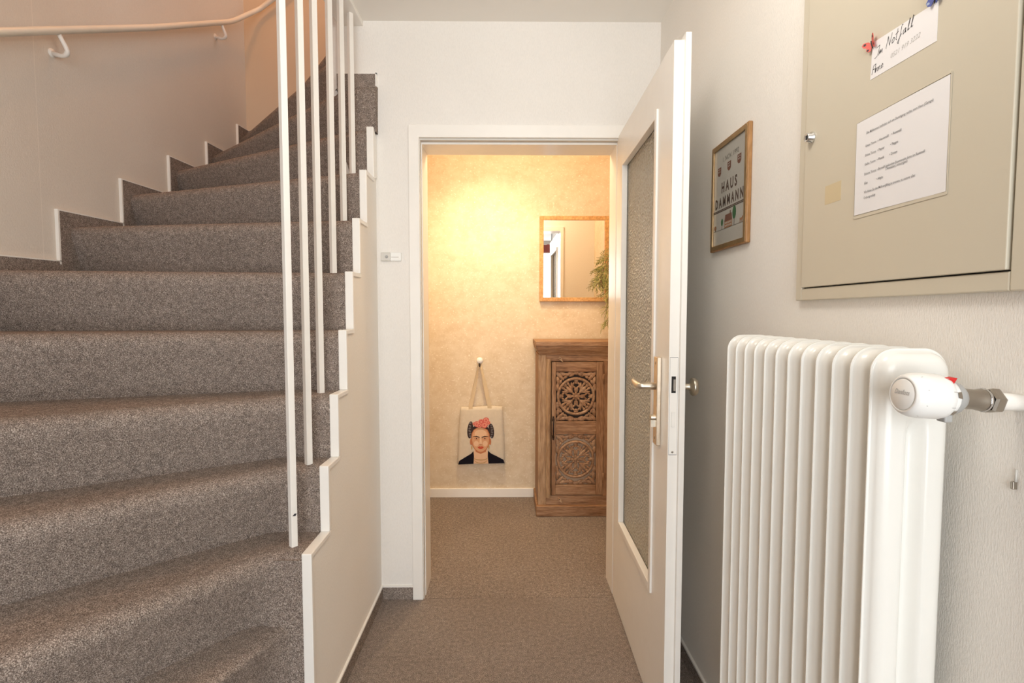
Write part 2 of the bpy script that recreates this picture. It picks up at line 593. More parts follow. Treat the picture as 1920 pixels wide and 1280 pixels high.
# skirtings: carpet strip with a painted top bead
def skirting(name, label, strip, bead):
    bb = MB(); bb.box(*strip, M['carpet'])
    o = struct(bb.build(name), label)
    bb = MB(); bb.box(*bead, M['white'])
    bb.build('top_bead', o)
skirting('baseboard_left', 'carpet skirting with white bead below the stairs',
         ((XS, 1.40, 0), (XS + 0.007, D0, 0.054)), ((XS, 1.40, 0.054), (XS + 0.008, D0, 0.061)))
skirting('baseboard_back', 'short carpet skirting left of the doorway',
         ((XS + 0.007, D0 - 0.007, 0), (-0.4075, D0, 0.054)), ((XS + 0.008, D0 - 0.008, 0.054), (-0.4075, D0, 0.061)))
skirting('baseboard_right', 'carpet skirting with white bead below the radiator wall',
         ((XR - 0.007, -0.5, 0), (XR, D0, 0.054)), ((XR - 0.008, -0.5, 0.054), (XR, D0, 0.061)))
b = MB(); b.box((-0.60, YB - 0.012, 0), (0.74, YB, 0.060), M['white'])
struct(b.build('baseboard_vestibule', bevel=0.002), 'white skirting board below the golden wallpaper')

# door casing and lining
b = MB()
cy0, cy1 = D0 - 0.013, D0 + 0.02
b.prism([(-0.407, 0), (-0.363, 0), (-0.363, 1.968), (0.476, 1.968), (0.476, 0), (0.520, 0), (0.520, 2.020), (-0.407, 2.020)], 'y', cy0, cy1, M['white'])
t1 = struct(b.build('trim_1', bevel=0.002), 'white lacquered door casing of the open doorway')
b = MB()
b.prism([(-0.380, 0), (-0.356, 0), (-0.356, 1.952), (0.466, 1.952), (0.466, 0), (0.492, 0), (0.492, 1.99), (-0.380, 1.99)], 'y', cy1 + 0.006, D1 + 0.01, M['white'])
b.build('lining', t1, bevel=0.0015)
b = MB()
b.prism([(-0.363, 0), (-0.3595, 0), (-0.3595, 1.9605), (0.470, 1.9605), (0.470, 0), (0.476, 0), (0.476, 1.968), (-0.363, 1.968)], 'y', cy0 + 0.012, cy1 + 0.008, M['pale_grey'])
b.build('door_seal', t1)
b = MB()
b.box((-0.69, YF, ZC - 0.022), (-0.588, D0, ZC), M['white'])
struct(b.build('trim_2', bevel=0.003), 'white board edging the stair opening in the ceiling')

# ------------------------------------------------------------------ staircase
def ztread(k):
    return 0.575 + 0.2025 * (k - 3) - (0.022 if k == 11 else 0)

XI = -0.566    # inner ends of the carpeted steps
YV = {1: 1.384, 2: 1.384, 3: 1.384, 4: 1.530, 5: 1.629, 6: 1.726, 7: 1.808, 8: 1.903, 9: 2.006, 10: 2.118, 11: 2.140}
NOSE = {   # inner end, corner where the nosing starts to turn, outer end
    1: [(-0.600, 1.384), (-0.606, 1.36), (-0.70, -0.06)],
    2: [(-0.600, 1.384), (-0.612, 1.375), (-1.18, -0.06)],
    3: [(XI, 1.384), (-0.655, 1.384), (-1.73, -0.06)],
    4: [(XI, 1.530), (-0.650, 1.530), (-1.73, 0.555)],
    5: [(XI, 1.629), (-0.640, 1.629), (-1.73, 0.925)],
    6: [(XI, 1.726), (-0.630, 1.726), (-1.73, 1.385)],
    7: [(XI, 1.808), (-0.630, 1.806), (-1.73, 1.695)],
    8: [(XI, 1.903), (-0.630, 1.910), (-1.73, 2.060)],
    9: [(XI, 2.006), (-0.630, 2.020), (-1.73, 2.395)],
    10: [(XI, 2.118), (-0.640, 2.135), (-1.73, 2.730)],
    11: [(-0.534, 2.140), (-0.655, 2.148), (-1.73, 3.070)],
    12: [(-0.724, 2.300), (-0.76, 2.34), (-1.73, 3.420)],
    13: [(-0.724, 2.440), (-0.76, 2.50), (-1.50, 3.499)],
    14: [(-0.724, 2.580), (-0.76, 2.66), (-1.27, 3.499)],
    15: [(-0.724, 2.720), (-0.75, 2.80), (-1.05, 3.499)],
    16: [(-0.724, 2.860), (-0.74, 2.93), (-0.88, 3.499)],
}

def nose_line(k):
    a, c, o = [Vector(p) for p in NOSE[k]]
    d1 = min(0.035, (c - a).length * 0.8)
    d2 = 0.06
    p0 = c + (a - c).normalized() * d1
    p2 = c + (o - c).normalized() * d2
    pts = [a] + [Vector(p) for p in bez(tuple(p0), tuple(c), tuple(p2), 5)]
    for i in range(1, 7):
        pts.append(p2 + (o - p2) * (i / 6))
    return pts

stairs = thing('staircase', 'winding staircase covered in grey brown carpet with white stepped edge', 'staircase', (-1.1, 1.6, 0))

def make_step(k):
    pts = nose_line(k)
    zt = ztread(k)
    zb = ztread(k - 1) - 0.01 if k > 1 else 0.0
    n = len(pts)
    norms = []
    for i in range(n):
        t = (pts[min(i + 1, n - 1)] - pts[max(i - 1, 0)]).normalized()
        norms.append(Vector((-t.y, t.x)))       # points downstairs (to the camera)
    rows = []
    prof = [(-1, zb), (-0.30, zt - 0.085), (-0.03, zt - 0.050), (0, zt - 0.036), (-0.003 / 0.05, zt - 0.023), (-0.010 / 0.05, zt - 0.012),
            (-0.021 / 0.05, zt - 0.004), (-0.036 / 0.05, zt), (-0.06 / 0.05, zt)]
    if k <= 2:
        prof = [(d, zt - (zt - z) * (1.0 if j < 2 else 0.45)) for j, (d, z) in enumerate(prof)]
    vs = []
    for j, (d, z) in enumerate(prof):
        for i in range(n):
            u = min(1.0, max(0.0, (i - 2) / 4.0))
            under = 0.05 * u if j < 3 else 0.05 * (1 if j > 2 else 0)
            if j < 3:
                under = 0.006 + 0.048 * u
            q = pts[i] + norms[i] * (d * under)
            vs.append((q.x, q.y, z))
    fs = []
    for j in range(len(prof) - 1):
        for i in range(n - 1):
            fs.append((j * n + i, j * n + i + 1, (j + 1) * n + i + 1, (j + 1) * n + i))
    m = MB()
    m.add(vs, fs, M['carpet'], True)
    last = (len(prof) - 1) * n
    # back line: the next nosing pushed back under the next step
    nk = NOSE.get(k + 1)
    if nk:
        back = [Vector(p) for p in nose_line(k + 1)]
        bk = []
        for i, q in enumerate(back):
            t = (back[min(i + 1, len(back) - 1)] - back[max(i - 1, 0)]).normalized()
            bk.append(q - Vector((-t.y, t.x)) * 0.075)
        if k in (1, 2):
            bk = [Vector((p.x, min(p.y, 1.43))) for p in bk]
        if k >= 10:
            bk = [Vector((p.x, min(p.y, 3.499))) for p in bk]
            if k == 10:
                bk[0] = Vector((XI, 2.172)); bk[1] = Vector((-0.64, 2.172))
            if k == 11:
                bk = [Vector((-0.534, 2.174)), Vector((-0.697, 2.174))] + bk
    else:
        bk = [Vector((-0.724, 3.2)), Vector((-0.724, 3.499))]
    top = [vs[last + i] for i in range(n)] + [(q.x, q.y, zt) for q in reversed(bk)]
    bot = [(p[0], p[1], zb) for p in top]
    nt_ = len(top)
    base = len(m.v)
    m.add(top + bot, [list(range(nt_))], M['carpet'], False)
    m.add(top + bot, [[i, (i + 1) % nt_, nt_ + (i + 1) % nt_, nt_ + i] for i in range(n - 1, nt_)], M['carpet'], False)
    # flat end towards the white edge
    m.add([vs[j * n] for j in range(len(prof))] + [(vs[0][0], vs[last][1], zb)], [list(range(len(prof) + 1))], M['carpet'], False)
    m.v = [(max(p[0], -1.7295), min(p[1], 3.4995), p[2]) for p in m.v]
    return part(m, 'step', stairs)

for k in range(1, 17):
    make_step(k)

b = MB(); b.box((-0.664, 1.3845, 0.0), (XI, 1.50, 0.56), M['carpet'])
part(b, 'riser_panel', stairs)

# side of the stairs: papered panel below the stepped white edge
prof = [(1.392, 0.0)]
for k in range(3, 11):
    prof.append((YV[k] + 0.008, ztread(k) - 0.012))
    nxt = YV[k + 1] + 0.008 if k < 10 else D0
    prof.append((nxt, ztread(k) - 0.012))
prof.append((D0, 0.0))
b = MB(); b.prism(prof, 'x', -0.5655, XS, M['paper_x'])
part(b, 'side_panel', stairs)
for k in range(3, 11):
    zt = ztread(k) + 0.003
    zb = ztread(k - 1) + 0.003 if k > 3 else 0.0
    y0 = YV[k]
    if k < 10:
        y1 = YV[k + 1]
        poly = [(y0, zb), (y0 + 0.015, zb), (y0 + 0.015, zt - 0.015), (y1 + 0.015, zt - 0.015), (y1 + 0.015, zt), (y0, zt)]
    else:
        poly = [(y0, zb), (y0 + 0.015, zb), (D0 - 0.002, zb + 0.01), (D0 - 0.002, zt - 0.035), (y0 + 0.012, zt), (y0, zt)]
    b = MB(); b.prism(poly, 'x', -0.567, XS + 0.006, M['white'])
    part(b, 'edge_trim', stairs, bevel=0.0025)

# stepped carpet skirting on the outer wall
for k in range(5, 13):
    ya = NOSE[k][2][1] - 0.052
    yb_ = NOSE[k + 1][2][1] - 0.052 if k < 12 else YSB
    za, zt = ztread(k - 1), ztread(k) + 0.048
    b = MB(); b.prism([(ya, za), (yb_, za), (yb_, zt + 0.008), (ya, zt)], 'x', XL, XL + 0.012, M['carpet'])
    s = part(b, 'wall_skirting', stairs)
    b = MB()
    b.prism([(ya - 0.007, za + 0.045), (ya, za + 0.045), (ya, zt), (yb_, zt + 0.008), (yb_, zt + 0.012), (ya - 0.007, zt + 0.005)], 'x', XL, XL + 0.013, M['white'])
    part(b, 'skirting_edge', stairs)
top = [(-1.73, 2.445), (-1.66, 2.465), (-1.54, 2.54), (-1.40, 2.64), (-1.29, 2.74), (-1.19, 2.854), (-1.10, 2.96), (-0.95, 3.13), (-0.72, 3.34)]
b = MB(); b.prism(top + [(-0.72, 2.9), (-1.73, 2.2)], 'y', YSB - 0.012, YSB, M['carpet'])
part(b, 'wall_skirting', stairs)
# carpet strip on the hall wall above the top step
b = MB(); b.box((-0.697, D0 - 0.012, ztread(11) - 0.02), (-0.539, D0, ztread(11) + 0.05), M['carpet'])
part(b, 'wall_skirting', stairs)
b = MB(); b.box((-0.539, D0 - 0.012, ztread(11)), (-0.534, D0, ztread(11) + 0.054), M['white'])
b.box((-0.697, D0 - 0.012, ztread(11) + 0.05), (-0.534, D0, ztread(11) + 0.054), M['white'])
part(b, 'skirting_edge', stairs)

# floor to ceiling bars
rail = thing('stair_railing', 'row of six square white bars from stair treads up to the ceiling', 'railing', (-0.615, 1.75, 0.575))
for (x, y, k) in ((-0.612, 1.442, 3), (-0.612, 1.566, 4), (-0.613, 1.684, 5), (-0.620, 1.850, 7), (-0.622, 1.985, 8), (-0.615, 2.085, 9)):
    s = 0.0182 / 2
    a = math.radians(50)
    c_, s_ = math.cos(a), math.sin(a)
    poly = [(x + u * c_ - w * s_, y + u * s_ + w * c_) for u, w in ((-s, -s), (s, -s), (s, s), (-s, s))]
    b = MB(); b.prism(poly, 'z', ztread(k) - 0.002, ZC - 0.021, M['white'])
    o = part(b, 'baluster', rail, bevel=0.0015)
    if k == 3:
        b = MB(); cx = x + c_ * s * 0.2; cy = y
        n1 = Vector((math.sin(a), -math.cos(a), 0)); t_ = Vector((c_, s_, 0))
        q = Vector((x, y, 0.668)) + n1 * (s + 0.0004)
        b.add([q + t_ * u + Vector((0, 0, w)) for u, w in ((-0.006, -0.002), (0.003, -0.004), (0.007, 0.002), (0.001, 0.004), (-0.003, 0.001))], [[0, 1, 2, 3, 4]], M['ink'])
        ch = part(b, 'paint_chip', rail)
        ch['label'] = 'small dark chip in the paint'

# wall handrail
hr = thing('handrail', 'round cream handrail on the wallpaper wall above the stairs', 'handrail', (XL, 1.99, 2.25))
path = [(-1.672, 0.35, 1.375), (-1.672, 1.0, 1.743), (-1.672, 1.76, 2.168), (-1.672, 2.5, 2.582), (-1.672, 3.10, 2.935)]
path += bez((-1.672, 3.16, 2.97), (-1.672, 3.235, 3.013), (-1.655, 3.285, 3.06), 4) + bez((-1.61, 3.42, 3.185), (-1.595, 3.445, 3.21), (-1.565, 3.446, 3.235), 4) + [(-1.42, 3.446, 3.335), (-1.15, 3.446, 3.56), (-0.85, 3.446, 3.82)]
b = MB(); b.tube(path, 0.0145, M['cream'], 14); part(b, 'rail', hr)
for yb_, zb in ((1.99, 2.292), (3.12, 2.944), (0.85, 1.655)):
    b = MB()
    b.tube([(-1.672, yb_, zb - 0.01), (-1.668, yb_ + 0.005, zb - 0.025), (-1.663, yb_ + 0.015, zb - 0.045)] +
           bez((-1.660, yb_ + 0.020, zb - 0.060), (-1.665, yb_ + 0.025, zb - 0.078), (-1.690, yb_ + 0.03, zb - 0.074), 5) + [(-1.731, yb_ + 0.033, zb - 0.062)],
           [0.008, 0.0075, 0.008, 0.008, 0.009, 0.009, 0.0085, 0.008, 0.008, 0.010], M['white'], 10)
    b.lathe([(0.0001, 0.006), (0.015, 0.005), (0.017, 0.0)], (-1.73, yb_ + 0.033, zb - 0.062), (1, 0, 0), M['white'], 14)
    part(b, 'bracket', hr)

# ------------------------------------------------------------------ open door leaf
ang = math.atan2(1.413 - 2.19, 0.451 - 0.4655)
door = bpy.data.objects.new('door_1', None)
b = MB()
u0, u1, g0, g1, gz0, gz1 = 0.004, 0.778, 0.120, 0.625, 0.372, 1.842
def ring(bb, ua, ub, za, zb, ya, yb_, mm):
    bb.prism([(ua, za), (ub, za), (ub, zb), (ua, zb)][:0] or [(ua, za), (ub, za), (ub, gz0), (ua, gz0)], 'y', ya, yb_, mm)
    bb.prism([(ua, gz1), (ub, gz1), (ub, zb), (ua, zb)], 'y', ya, yb_, mm)
    bb.prism([(ua, gz0), (g0, gz0), (g0, gz1), (ua, gz1)], 'y', ya, yb_, mm)
    bb.prism([(g1, gz0), (ub, gz0), (ub, gz1), (g1, gz1)], 'y', ya, yb_, mm)
ring(b, u0, u1, 0.006, 1.974, 0.0, 0.027, M['white'])
ring(b, u0 - 0.012, u1 + 0.013, 0.006, 1.988, 0.027, 0.042, M['white'])
door = struct(b.build('door_1'), 'white door leaf with a tall ornamental glass pane, standing open')
door.location = (0.4655, 2.19, 0)
door.rotation_euler = (0, 0, ang)
b = MB()
for ya, yb_ in ((-0.006, 0.016), (0.026, 0.046)):
    fr = 0.016
    b.box((g0 - 0.008, ya, gz0 - 0.008), (g0 + fr, yb_, gz1 + 0.008), M['white'])
    b.box((g1 - fr, ya, gz0 - 0.008), (g1 + 0.008, yb_, gz1 + 0.008), M['white'])
    b.box((g0 + fr, ya, gz0 - 0.008), (g1 - fr, yb_, gz0 + fr), M['white'])
    b.box((g0 + fr, ya, gz1 - fr), (g1 - fr, yb_, gz1 + 0.008), M['white'])
b.build('glazing_bead', door, bevel=0.002)
b = MB(); b.box((g0 + 0.004, 0.018, gz0 + 0.004), (g1 - 0.004, 0.024, gz1 - 0.004), M['ornament']); b.build('glass_pane', door)
b = MB(); b.box((0.668, -0.0125, 0.852), (0.706, 0.0, 1.113), M['champagne']); plate = b.build('back_plate', door, bevel=0.002)
b = MB()
for z in (0.872, 1.095):
    b.lathe([(0.0001, 0.0006), (0.0045, 0.0005), (0.005, 0)], (0.687, -0.0125, z), (0, -1, 0), M['steel'], 10)
b.build('screw', plate)
b = MB()
b.tube([(0.687, -0.006, 1.026), (0.687, -0.030, 1.026)] + bez((0.687, -0.049, 1.026), (0.687, -0.058, 1.026), (0.676, -0.059, 1.0265), 5) +
       [(0.65, -0.058, 1.0275), (0.62, -0.057, 1.028), (0.592, -0.055, 1.030)], [0.011, 0.0105, 0.0095, 0.0095, 0.0095, 0.0095, 0.0095, 0.0095, 0.0095, 0.0085, 0.007], M['nickel'], 14)
b.build('lever_handle', door)
b = MB(); b.lathe([(0.0001, 0.018), (0.008, 0.018), (0.0085, 0.016), (0.0085, 0)], (0.687, -0.008, 0.932), (0, -1, 0), M['nickel'], 18)
b.box((0.683, -0.026, 0.905), (0.692, -0.008, 0.928), M['nickel']); b.build('key_cylinder', door)
b = MB(); b.box((u1 - 0.001, 0.003, 0.846), (u1 + 0.0006, 0.0245, 1.118), M['white']); lp = b.build('lock_faceplate', door)
b = MB(); b.box((u1 - 0.001, 0.0024, 0.8445), (u1 + 0.0003, 0.0251, 1.1195), M['print_grey']); b.build('joint', lp)
b = MB(); b.box((u1 + 0.0002, 0.0075, 1.020), (u1 + 0.0012, 0.0195, 1.066), M['black']); b.box((u1, 0.012, 1.026), (u1 + 0.004, 0.018, 1.058), M['steel']); b.build('latch', lp)
b = MB(); b.box((u1, 0.0095, 0.925), (u1 + 0.0022, 0.0175, 0.965), M['white'])
for bx in (((u1, 0.0088, 0.924), (u1 + 0.001, 0.0182, 0.966)),):
    b.box(*bx, M['pale_grey'])
b.build('dead_bolt', lp)
b = MB(); b.lathe([(0.0001, 0.0016), (0.003, 0.0014), (0.0035, 0.0)], (u1, 0.013, 0.853), (1, 0, 0), M['steel'], 10); b.build('screw', lp)
b = MB()
b.lathe([(0.0115, -0.004), (0.010, 0.004), (0.0095, 0.036), (0.012, 0.042), (0.024, 0.045), (0.0265, 0.048), (0.0265, 0.055), (0.023, 0.060), (0.0001, 0.062)],
        (0.706, 0.042, 1.027), (0, 1, 0), M['nickel'], 28)
b.build('door_knob', door)
b = MB(); b.box((0.676, 0.042, 0.90), (0.712, 0.048, 1.09), M['nickel']); b.build('rear_plate', door, bevel=0.002)

# ------------------------------------------------------------------ door bell
bell = thing('door_bell', 'small grey and white bell push with name strip beside the doorway', 'doorbell', (-0.484, D0, 1.478))
b = MB(); b.box((-0.526, D0 - 0.013, 1.461), (-0.487, D0, 1.496), M['pale_grey']); part(b, 'housing', bell, bevel=0.002)
b = MB(); b.box((-0.487, D0 - 0.011, 1.461), (-0.442, D0, 1.496), M['plastic']); part(b, 'name_cover', bell, bevel=0.002)
b = MB(); b.lathe([(0.0001, 0.004), (0.006, 0.0035), (0.0065, 0)], (-0.502, D0 - 0.013, 1.478), (0, -1, 0), M['grey_plastic'], 18); part(b, 'button', bell)
b = MB(); b.box((-0.483, D0 - 0.0114, 1.4745), (-0.452, D0 - 0.011, 1.4785), M['pale_grey']); part(b, 'name_strip', bell)

# ------------------------------------------------------------------ framed cross stitch on the right wall
pic = thing('framed_embroidery', 'framed cross stitch sampler in narrow brown wood on the right wall', 'picture', (XR, 1.454, 1.578))
py0, py1, pz0, pz1, px = 1.345, 1.582, 1.426, 1.739, XR
KY = 1.0064
b = MB()
w = 0.016
for (a, c) in (((px - 0.0125, py0, pz0), (px, py0 + w, pz1)), ((px - 0.0125, py1 - w, pz0), (px, py1, pz1)),
               ((px - 0.0125, py0 + w, pz0), (px, py1 - w, pz0 + w)), ((px - 0.0125, py0 + w, pz1 - w), (px, py1 - w, pz1))):
    b.box(a, c, M['frame_oak'])
part(b, 'frame', pic, bevel=0.003)
b = MB()
w2 = w
for (a, c) in (((px - 0.0135, py0 + 0.005, pz0 + 0.005), (px - 0.009, py0 + w, pz1 - 0.005)), ((px - 0.0135, py1 - w, pz0 + 0.005), (px - 0.009, py1 - 0.005, pz1 - 0.005)),
               ((px - 0.0135, py0 + w, pz0 + 0.005), (px - 0.009, py1 - w, pz0 + w)), ((px - 0.0135, py0 + w, pz1 - w), (px - 0.009, py1 - w, pz1 - 0.005))):
    b.box(a, c, M['gilt'])
part(b, 'gilt_slip', pic)
cyl, cyr = py1 - w2, py0 + w2      # left (far) and right (near) edge of the linen
czt, czb = pz1 - w2, pz0 + w2
b = MB(); b.box((px - 0.0085, cyr - 0.002, czb - 0.002), (px - 0.006, cyl + 0.002, czt + 0.002), M['linen'])
part(b, 'linen', pic)
b = MB()
XP = px - 0.0089
def zc(v):
    return czt + (czb - czt) * v
def tp(y, z):
    return lambda u, v: (XP, y - u, z + v)
ymid = (1.498 + 1.397) / 2
def fitted(body, size, ya, yb_, z, m, bold):
    ya, yb_ = ya * KY, yb_ * KY
    n0 = len(b.v)
    b.text(body, size, lambda u, v: (XP, -u, z + v), m, 'LEFT', bold=bold)
    us = [p[1] for p in b.v[n0:]]
    k = (ya - yb_) / (max(us) - min(us))
    b.v[n0:] = [(p[0], ya + (p[1] - max(us)) * k, p[2]) for p in b.v[n0:]]
fitted('1. NOV. 1992', 0.0195, 1.498, 1.397, zc(0.155), M['stitch_grey'], 0.0001)
fitted('H A U S', 0.041, 1.504, 1.404, zc(0.465), M['stitch'], 0.0015)
fitted('D A M M A N N', 0.039, 1.546, 1.365, zc(0.61), M['stitch'], 0.0015)
def sq(y0, y1, z0, z1, m, dx=0.0):
    y0, y1 = (y0 * KY, y1 * KY) if y1 - y0 < 0.1 else (y0, y1)
    b.add([(XP - dx, y0, z0), (XP - dx, y1, z0), (XP - dx, y1, z1), (XP - dx, y0, z1)], [[0, 1, 2, 3]], m)
def poly(pts, m, dx=0.0):
    b.add([(XP - dx, y * KY, z) for y, z in pts], [list(range(len(pts)))], m)
for v in (0.640, 0.654):
    sq(cyr, cyl, zc(v + 0.005), zc(v - 0.005), M['stitch'])
for yy, vv in ((1.521, 0.236), (1.456, 0.232), (1.393, 0.226)):
    zz = zc(vv); h = 0.0125; ww = 0.0115
    poly([(yy + ww, zz + h), (yy + ww, zz - h * 0.5), (yy + ww * 0.4, zz - h), (yy - ww * 0.4, zz - h), (yy - ww, zz - h * 0.5), (yy - ww, zz + h)], M['stitch_red'])
    for du in (-0.005, 0.003):
        for dv in (-0.002, 0.005):
            sq(yy + du, yy + du + 0.003, zz + dv, zz + dv + 0.004, M['linen'], 0.0002)
gz = zc(0.845)
sq(cyr, cyl, gz - 0.0008, gz + 0.0008, M['stitch_grey'])
poly([(1.479, gz), (1.479, gz + 0.021), (1.474, gz + 0.037), (1.434, gz + 0.037), (1.430, gz + 0.021), (1.430, gz)], M['stitch_tan'])
poly([(1.480, gz + 0.019), (1.474, gz + 0.038), (1.434, gz + 0.038), (1.429, gz + 0.019)], M['stitch_red'], 0.0001)
sq(1.440, 1.445, gz + 0.038, gz + 0.046, M['stitch_red'])
for i in range(5):
    for j in range(2):
        sq(1.434 + i * 0.0088, 1.439 + i * 0.0088, gz + 0.004 + j * 0.008, gz + 0.009 + j * 0.008, M['linen'], 0.0003)
for yy, hh, rr in ((1.496, 0.030, 0.007), (1.417, 0.052, 0.011)):
    sq(yy - 0.0012, yy + 0.0012, gz, gz + hh * 0.5, M['stitch'])
    poly([(yy + rr * math.cos(a), gz + hh * 0.68 + hh * 0.36 * math.sin(a)) for a in [2 * PI * i / 14 for i in range(14)]], M['stitch_green'], 0.0001)
poly([(1.543 + 0.008 * math.cos(a), gz + 0.010 + 0.007 * math.sin(a)) for a in [2 * PI * i / 12 for i in range(12)]], M['stitch_tan'])
sq(1.541, 1.545, gz, gz + 0.005, M['stitch'])
poly([(1.383, gz + 0.006), (1.383, gz + 0.012), (1.370, gz + 0.013), (1.367, gz + 0.017), (1.363, gz + 0.015), (1.366, gz + 0.007)], M['stitch_tan'])
for yy in (1.382, 1.378, 1.371, 1.368):
    sq(yy - 0.0009, yy + 0.0009, gz, gz + 0.007, M['stitch_tan'])
part(b, 'stitched_motif', pic)

# ------------------------------------------------------------------ meter box on the right wall
box = thing('meter_box', 'beige sheet metal meter box with one locked door above the radiator', 'meter box', (XR, 0.86, 1.27))
by0, by1, bz0, bz1 = 0.40, 1.107, 1.268, 2.12       # frame outside
dy0, dy1, dz0, dz1 = 0.637, 1.082, 1.295, 2.04      # door leaf
xo = XR - 0.012
b = MB()
b.box((xo, by0, bz0), (XR, dy0 - 0.003, bz1), M['beige'])
b.box((xo, dy1 + 0.003, bz0), (XR, by1, bz1), M['beige'])
b.box((xo, dy0 - 0.003, bz0), (XR, dy1 + 0.003, dz0 - 0.0022), M['beige'])
b.box((xo, dy0 - 0.003, dz1 + 0.003), (XR, dy1 + 0.003, bz1), M['beige'])
part(b, 'frame', box, bevel=0.002)
b = MB(); b.box((xo + 0.006, dy0 - 0.004, dz0 - 0.005), (XR - 0.001, dy1 + 0.004, dz1 + 0.004), M['black']); part(b, 'door_gap', box)
b = MB(); b.box((xo - 0.003, dy0, dz0), (xo + 0.008, dy1, dz1), M['beige']); dl = part(b, 'door', box, bevel=0.0012)
b = MB()
b.lathe([(0.0115, 0.0), (0.0115, 0.003), (0.0085, 0.006), (0.0085, 0.012), (0.0070, 0.013), (0.0065, 0.0125), (0.0001, 0.0125)], (xo - 0.003, 1.058, 1.598), (-1, 0, 0), M['chrome'], 24)
lk = part(b, 'cam_lock', dl)
lk.location = (0, 0, 0)
b = MB(); b.box((xo - 0.0162, 1.0572, 1.594), (xo - 0.0153, 1.0588, 1.602), M['black']); q = part(b, 'keyhole', dl)
b = MB(); b.box((xo - 0.0033, 0.961, 1.452), (xo - 0.003, 1.009, 1.488), M['beige_stain']); st = part(b, 'tape_residue', dl)
st['label'] = 'yellowed patch left by old tape'

XD = xo - 0.003
card = thing('emergency_note', 'small white card with handwritten emergency number, pinned by butterflies', 'note', (XD, 0.825, 1.667))
cc = [(0.890, 1.6995), (0.757, 1.690), (0.757, 1.634), (0.893, 1.639)]
b = MB(); b.add([(XD - 0.0006, y, z) for y, z in cc] + [(XD - 0.0001, y, z) for y, z in cc], [[0, 1, 2, 3], [4, 7, 6, 5], [0, 4, 5, 1], [1, 5, 6, 2], [2, 6, 7, 3], [3, 7, 4, 0]], M['paper'])
part(b, 'card', card)
GL = {  # handwritten strokes in unit cells (x, y)
    'I': [[(0.1, 0.95), (0.5, 1.0), (0.45, 0.3), (0.3, 0.02), (0.0, -0.05)]],
    'm': [[(0, 0), (0.05, 0.45), (0.1, 0.1), (0.22, 0.45), (0.28, 0.08), (0.42, 0.42), (0.5, 0.02)]],
    'N': [[(0, 0), (0.1, 1.0), (0.45, 0.05), (0.6, 1.05)]],
    'o': [[(0.25, 0.45), (0.05, 0.3), (0.1, 0.03), (0.3, 0.05), (0.35, 0.35), (0.2, 0.45)]],
    't': [[(0.2, 0.95), (0.12, 0.1), (0.25, 0.0)], [(0.0, 0.58), (0.35, 0.66)]],
    'f': [[(0.4, 0.95), (0.25, 1.0), (0.2, 0.2), (0.1, -0.5), (-0.05, -0.35), (0.1, -0.1), (0.35, 0.2)]],
    'a': [[(0.32, 0.42), (0.08, 0.35), (0.08, 0.02), (0.28, 0.1), (0.34, 0.42), (0.36, 0.02), (0.45, 0.08)]],
    'l': [[(0.05, 0.05), (0.25, 0.9), (0.15, 1.0), (0.08, 0.3), (0.18, 0.0), (0.3, 0.1)]],
    'A': [[(0, 0), (0.1, 0.9), (0.45, 0.95), (0.5, 0.0)], [(0.05, 0.5), (0.5, 0.45)]],
    'n': [[(0, 0.4), (0.05, 0.0), (0.1, 0.35), (0.25, 0.42), (0.3, 0.0), (0.38, 0.05)]],
    'e': [[(0.05, 0.2), (0.3, 0.3), (0.2, 0.45), (0.05, 0.25), (0.12, 0.0), (0.35, 0.08)]],
}
def write(bb, text, y, z, size, gap, slope, r=0.00085, m=None):
    u = 0.0
    for ch in text:
        if ch == ' ':
            u += 0.45; continue
        wmax = 0
        for stroke in GL[ch]:
            pts = []
            for (a, c) in stroke:
                wmax = max(wmax, a)
                uu = (u + a + 0.18 * c) * size
                pts.append((XD - 0.0008, y - uu, z + c * size + uu * slope))
            for p0, p1 in zip(pts[:-1], pts[1:]):
                dy, dz = p1[1] - p0[1], p1[2] - p0[2]
                L = math.hypot(dy, dz) or 1
                ny, nz = -dz / L * r * 0.55, dy / L * r * 0.55
                ey, ez = dy / L * r * 0.4, dz / L * r * 0.4
                bb.add([(p0[0], p0[1] - ey + ny, p0[2] - ez + nz), (p1[0], p1[1] + ey + ny, p1[2] + ez + nz), (p1[0], p1[1] + ey - ny, p1[2] + ez - nz), (p0[0], p0[1] - ey - ny, p0[2] - ez - nz)], [[0, 1, 2, 3]], m or M['ink'])
        u += wmax + gap
    return u * size
b = MB()
write(b, 'Im', 0.883, 1.671, 0.0155, 0.06, 0.05)
write(b, 'Notfall', 0.858, 1.674, 0.0165, 0.10, 0.10)
write(b, 'Anne', 0.889, 1.646, 0.0145, 0.05, 0.05)
part(b, 'handwriting', card)
b = MB(); b.text('0521 919 3222', 0.0105, lambda u, v: (XD - 0.0008, 0.848 - u, 1.6525 + v + u * 0.06), M['pencil'], 'LEFT', 0.3, 0, 0.95)
o = part(b, 'pencilled_number', card); o['label'] = 'faint pencilled phone number'

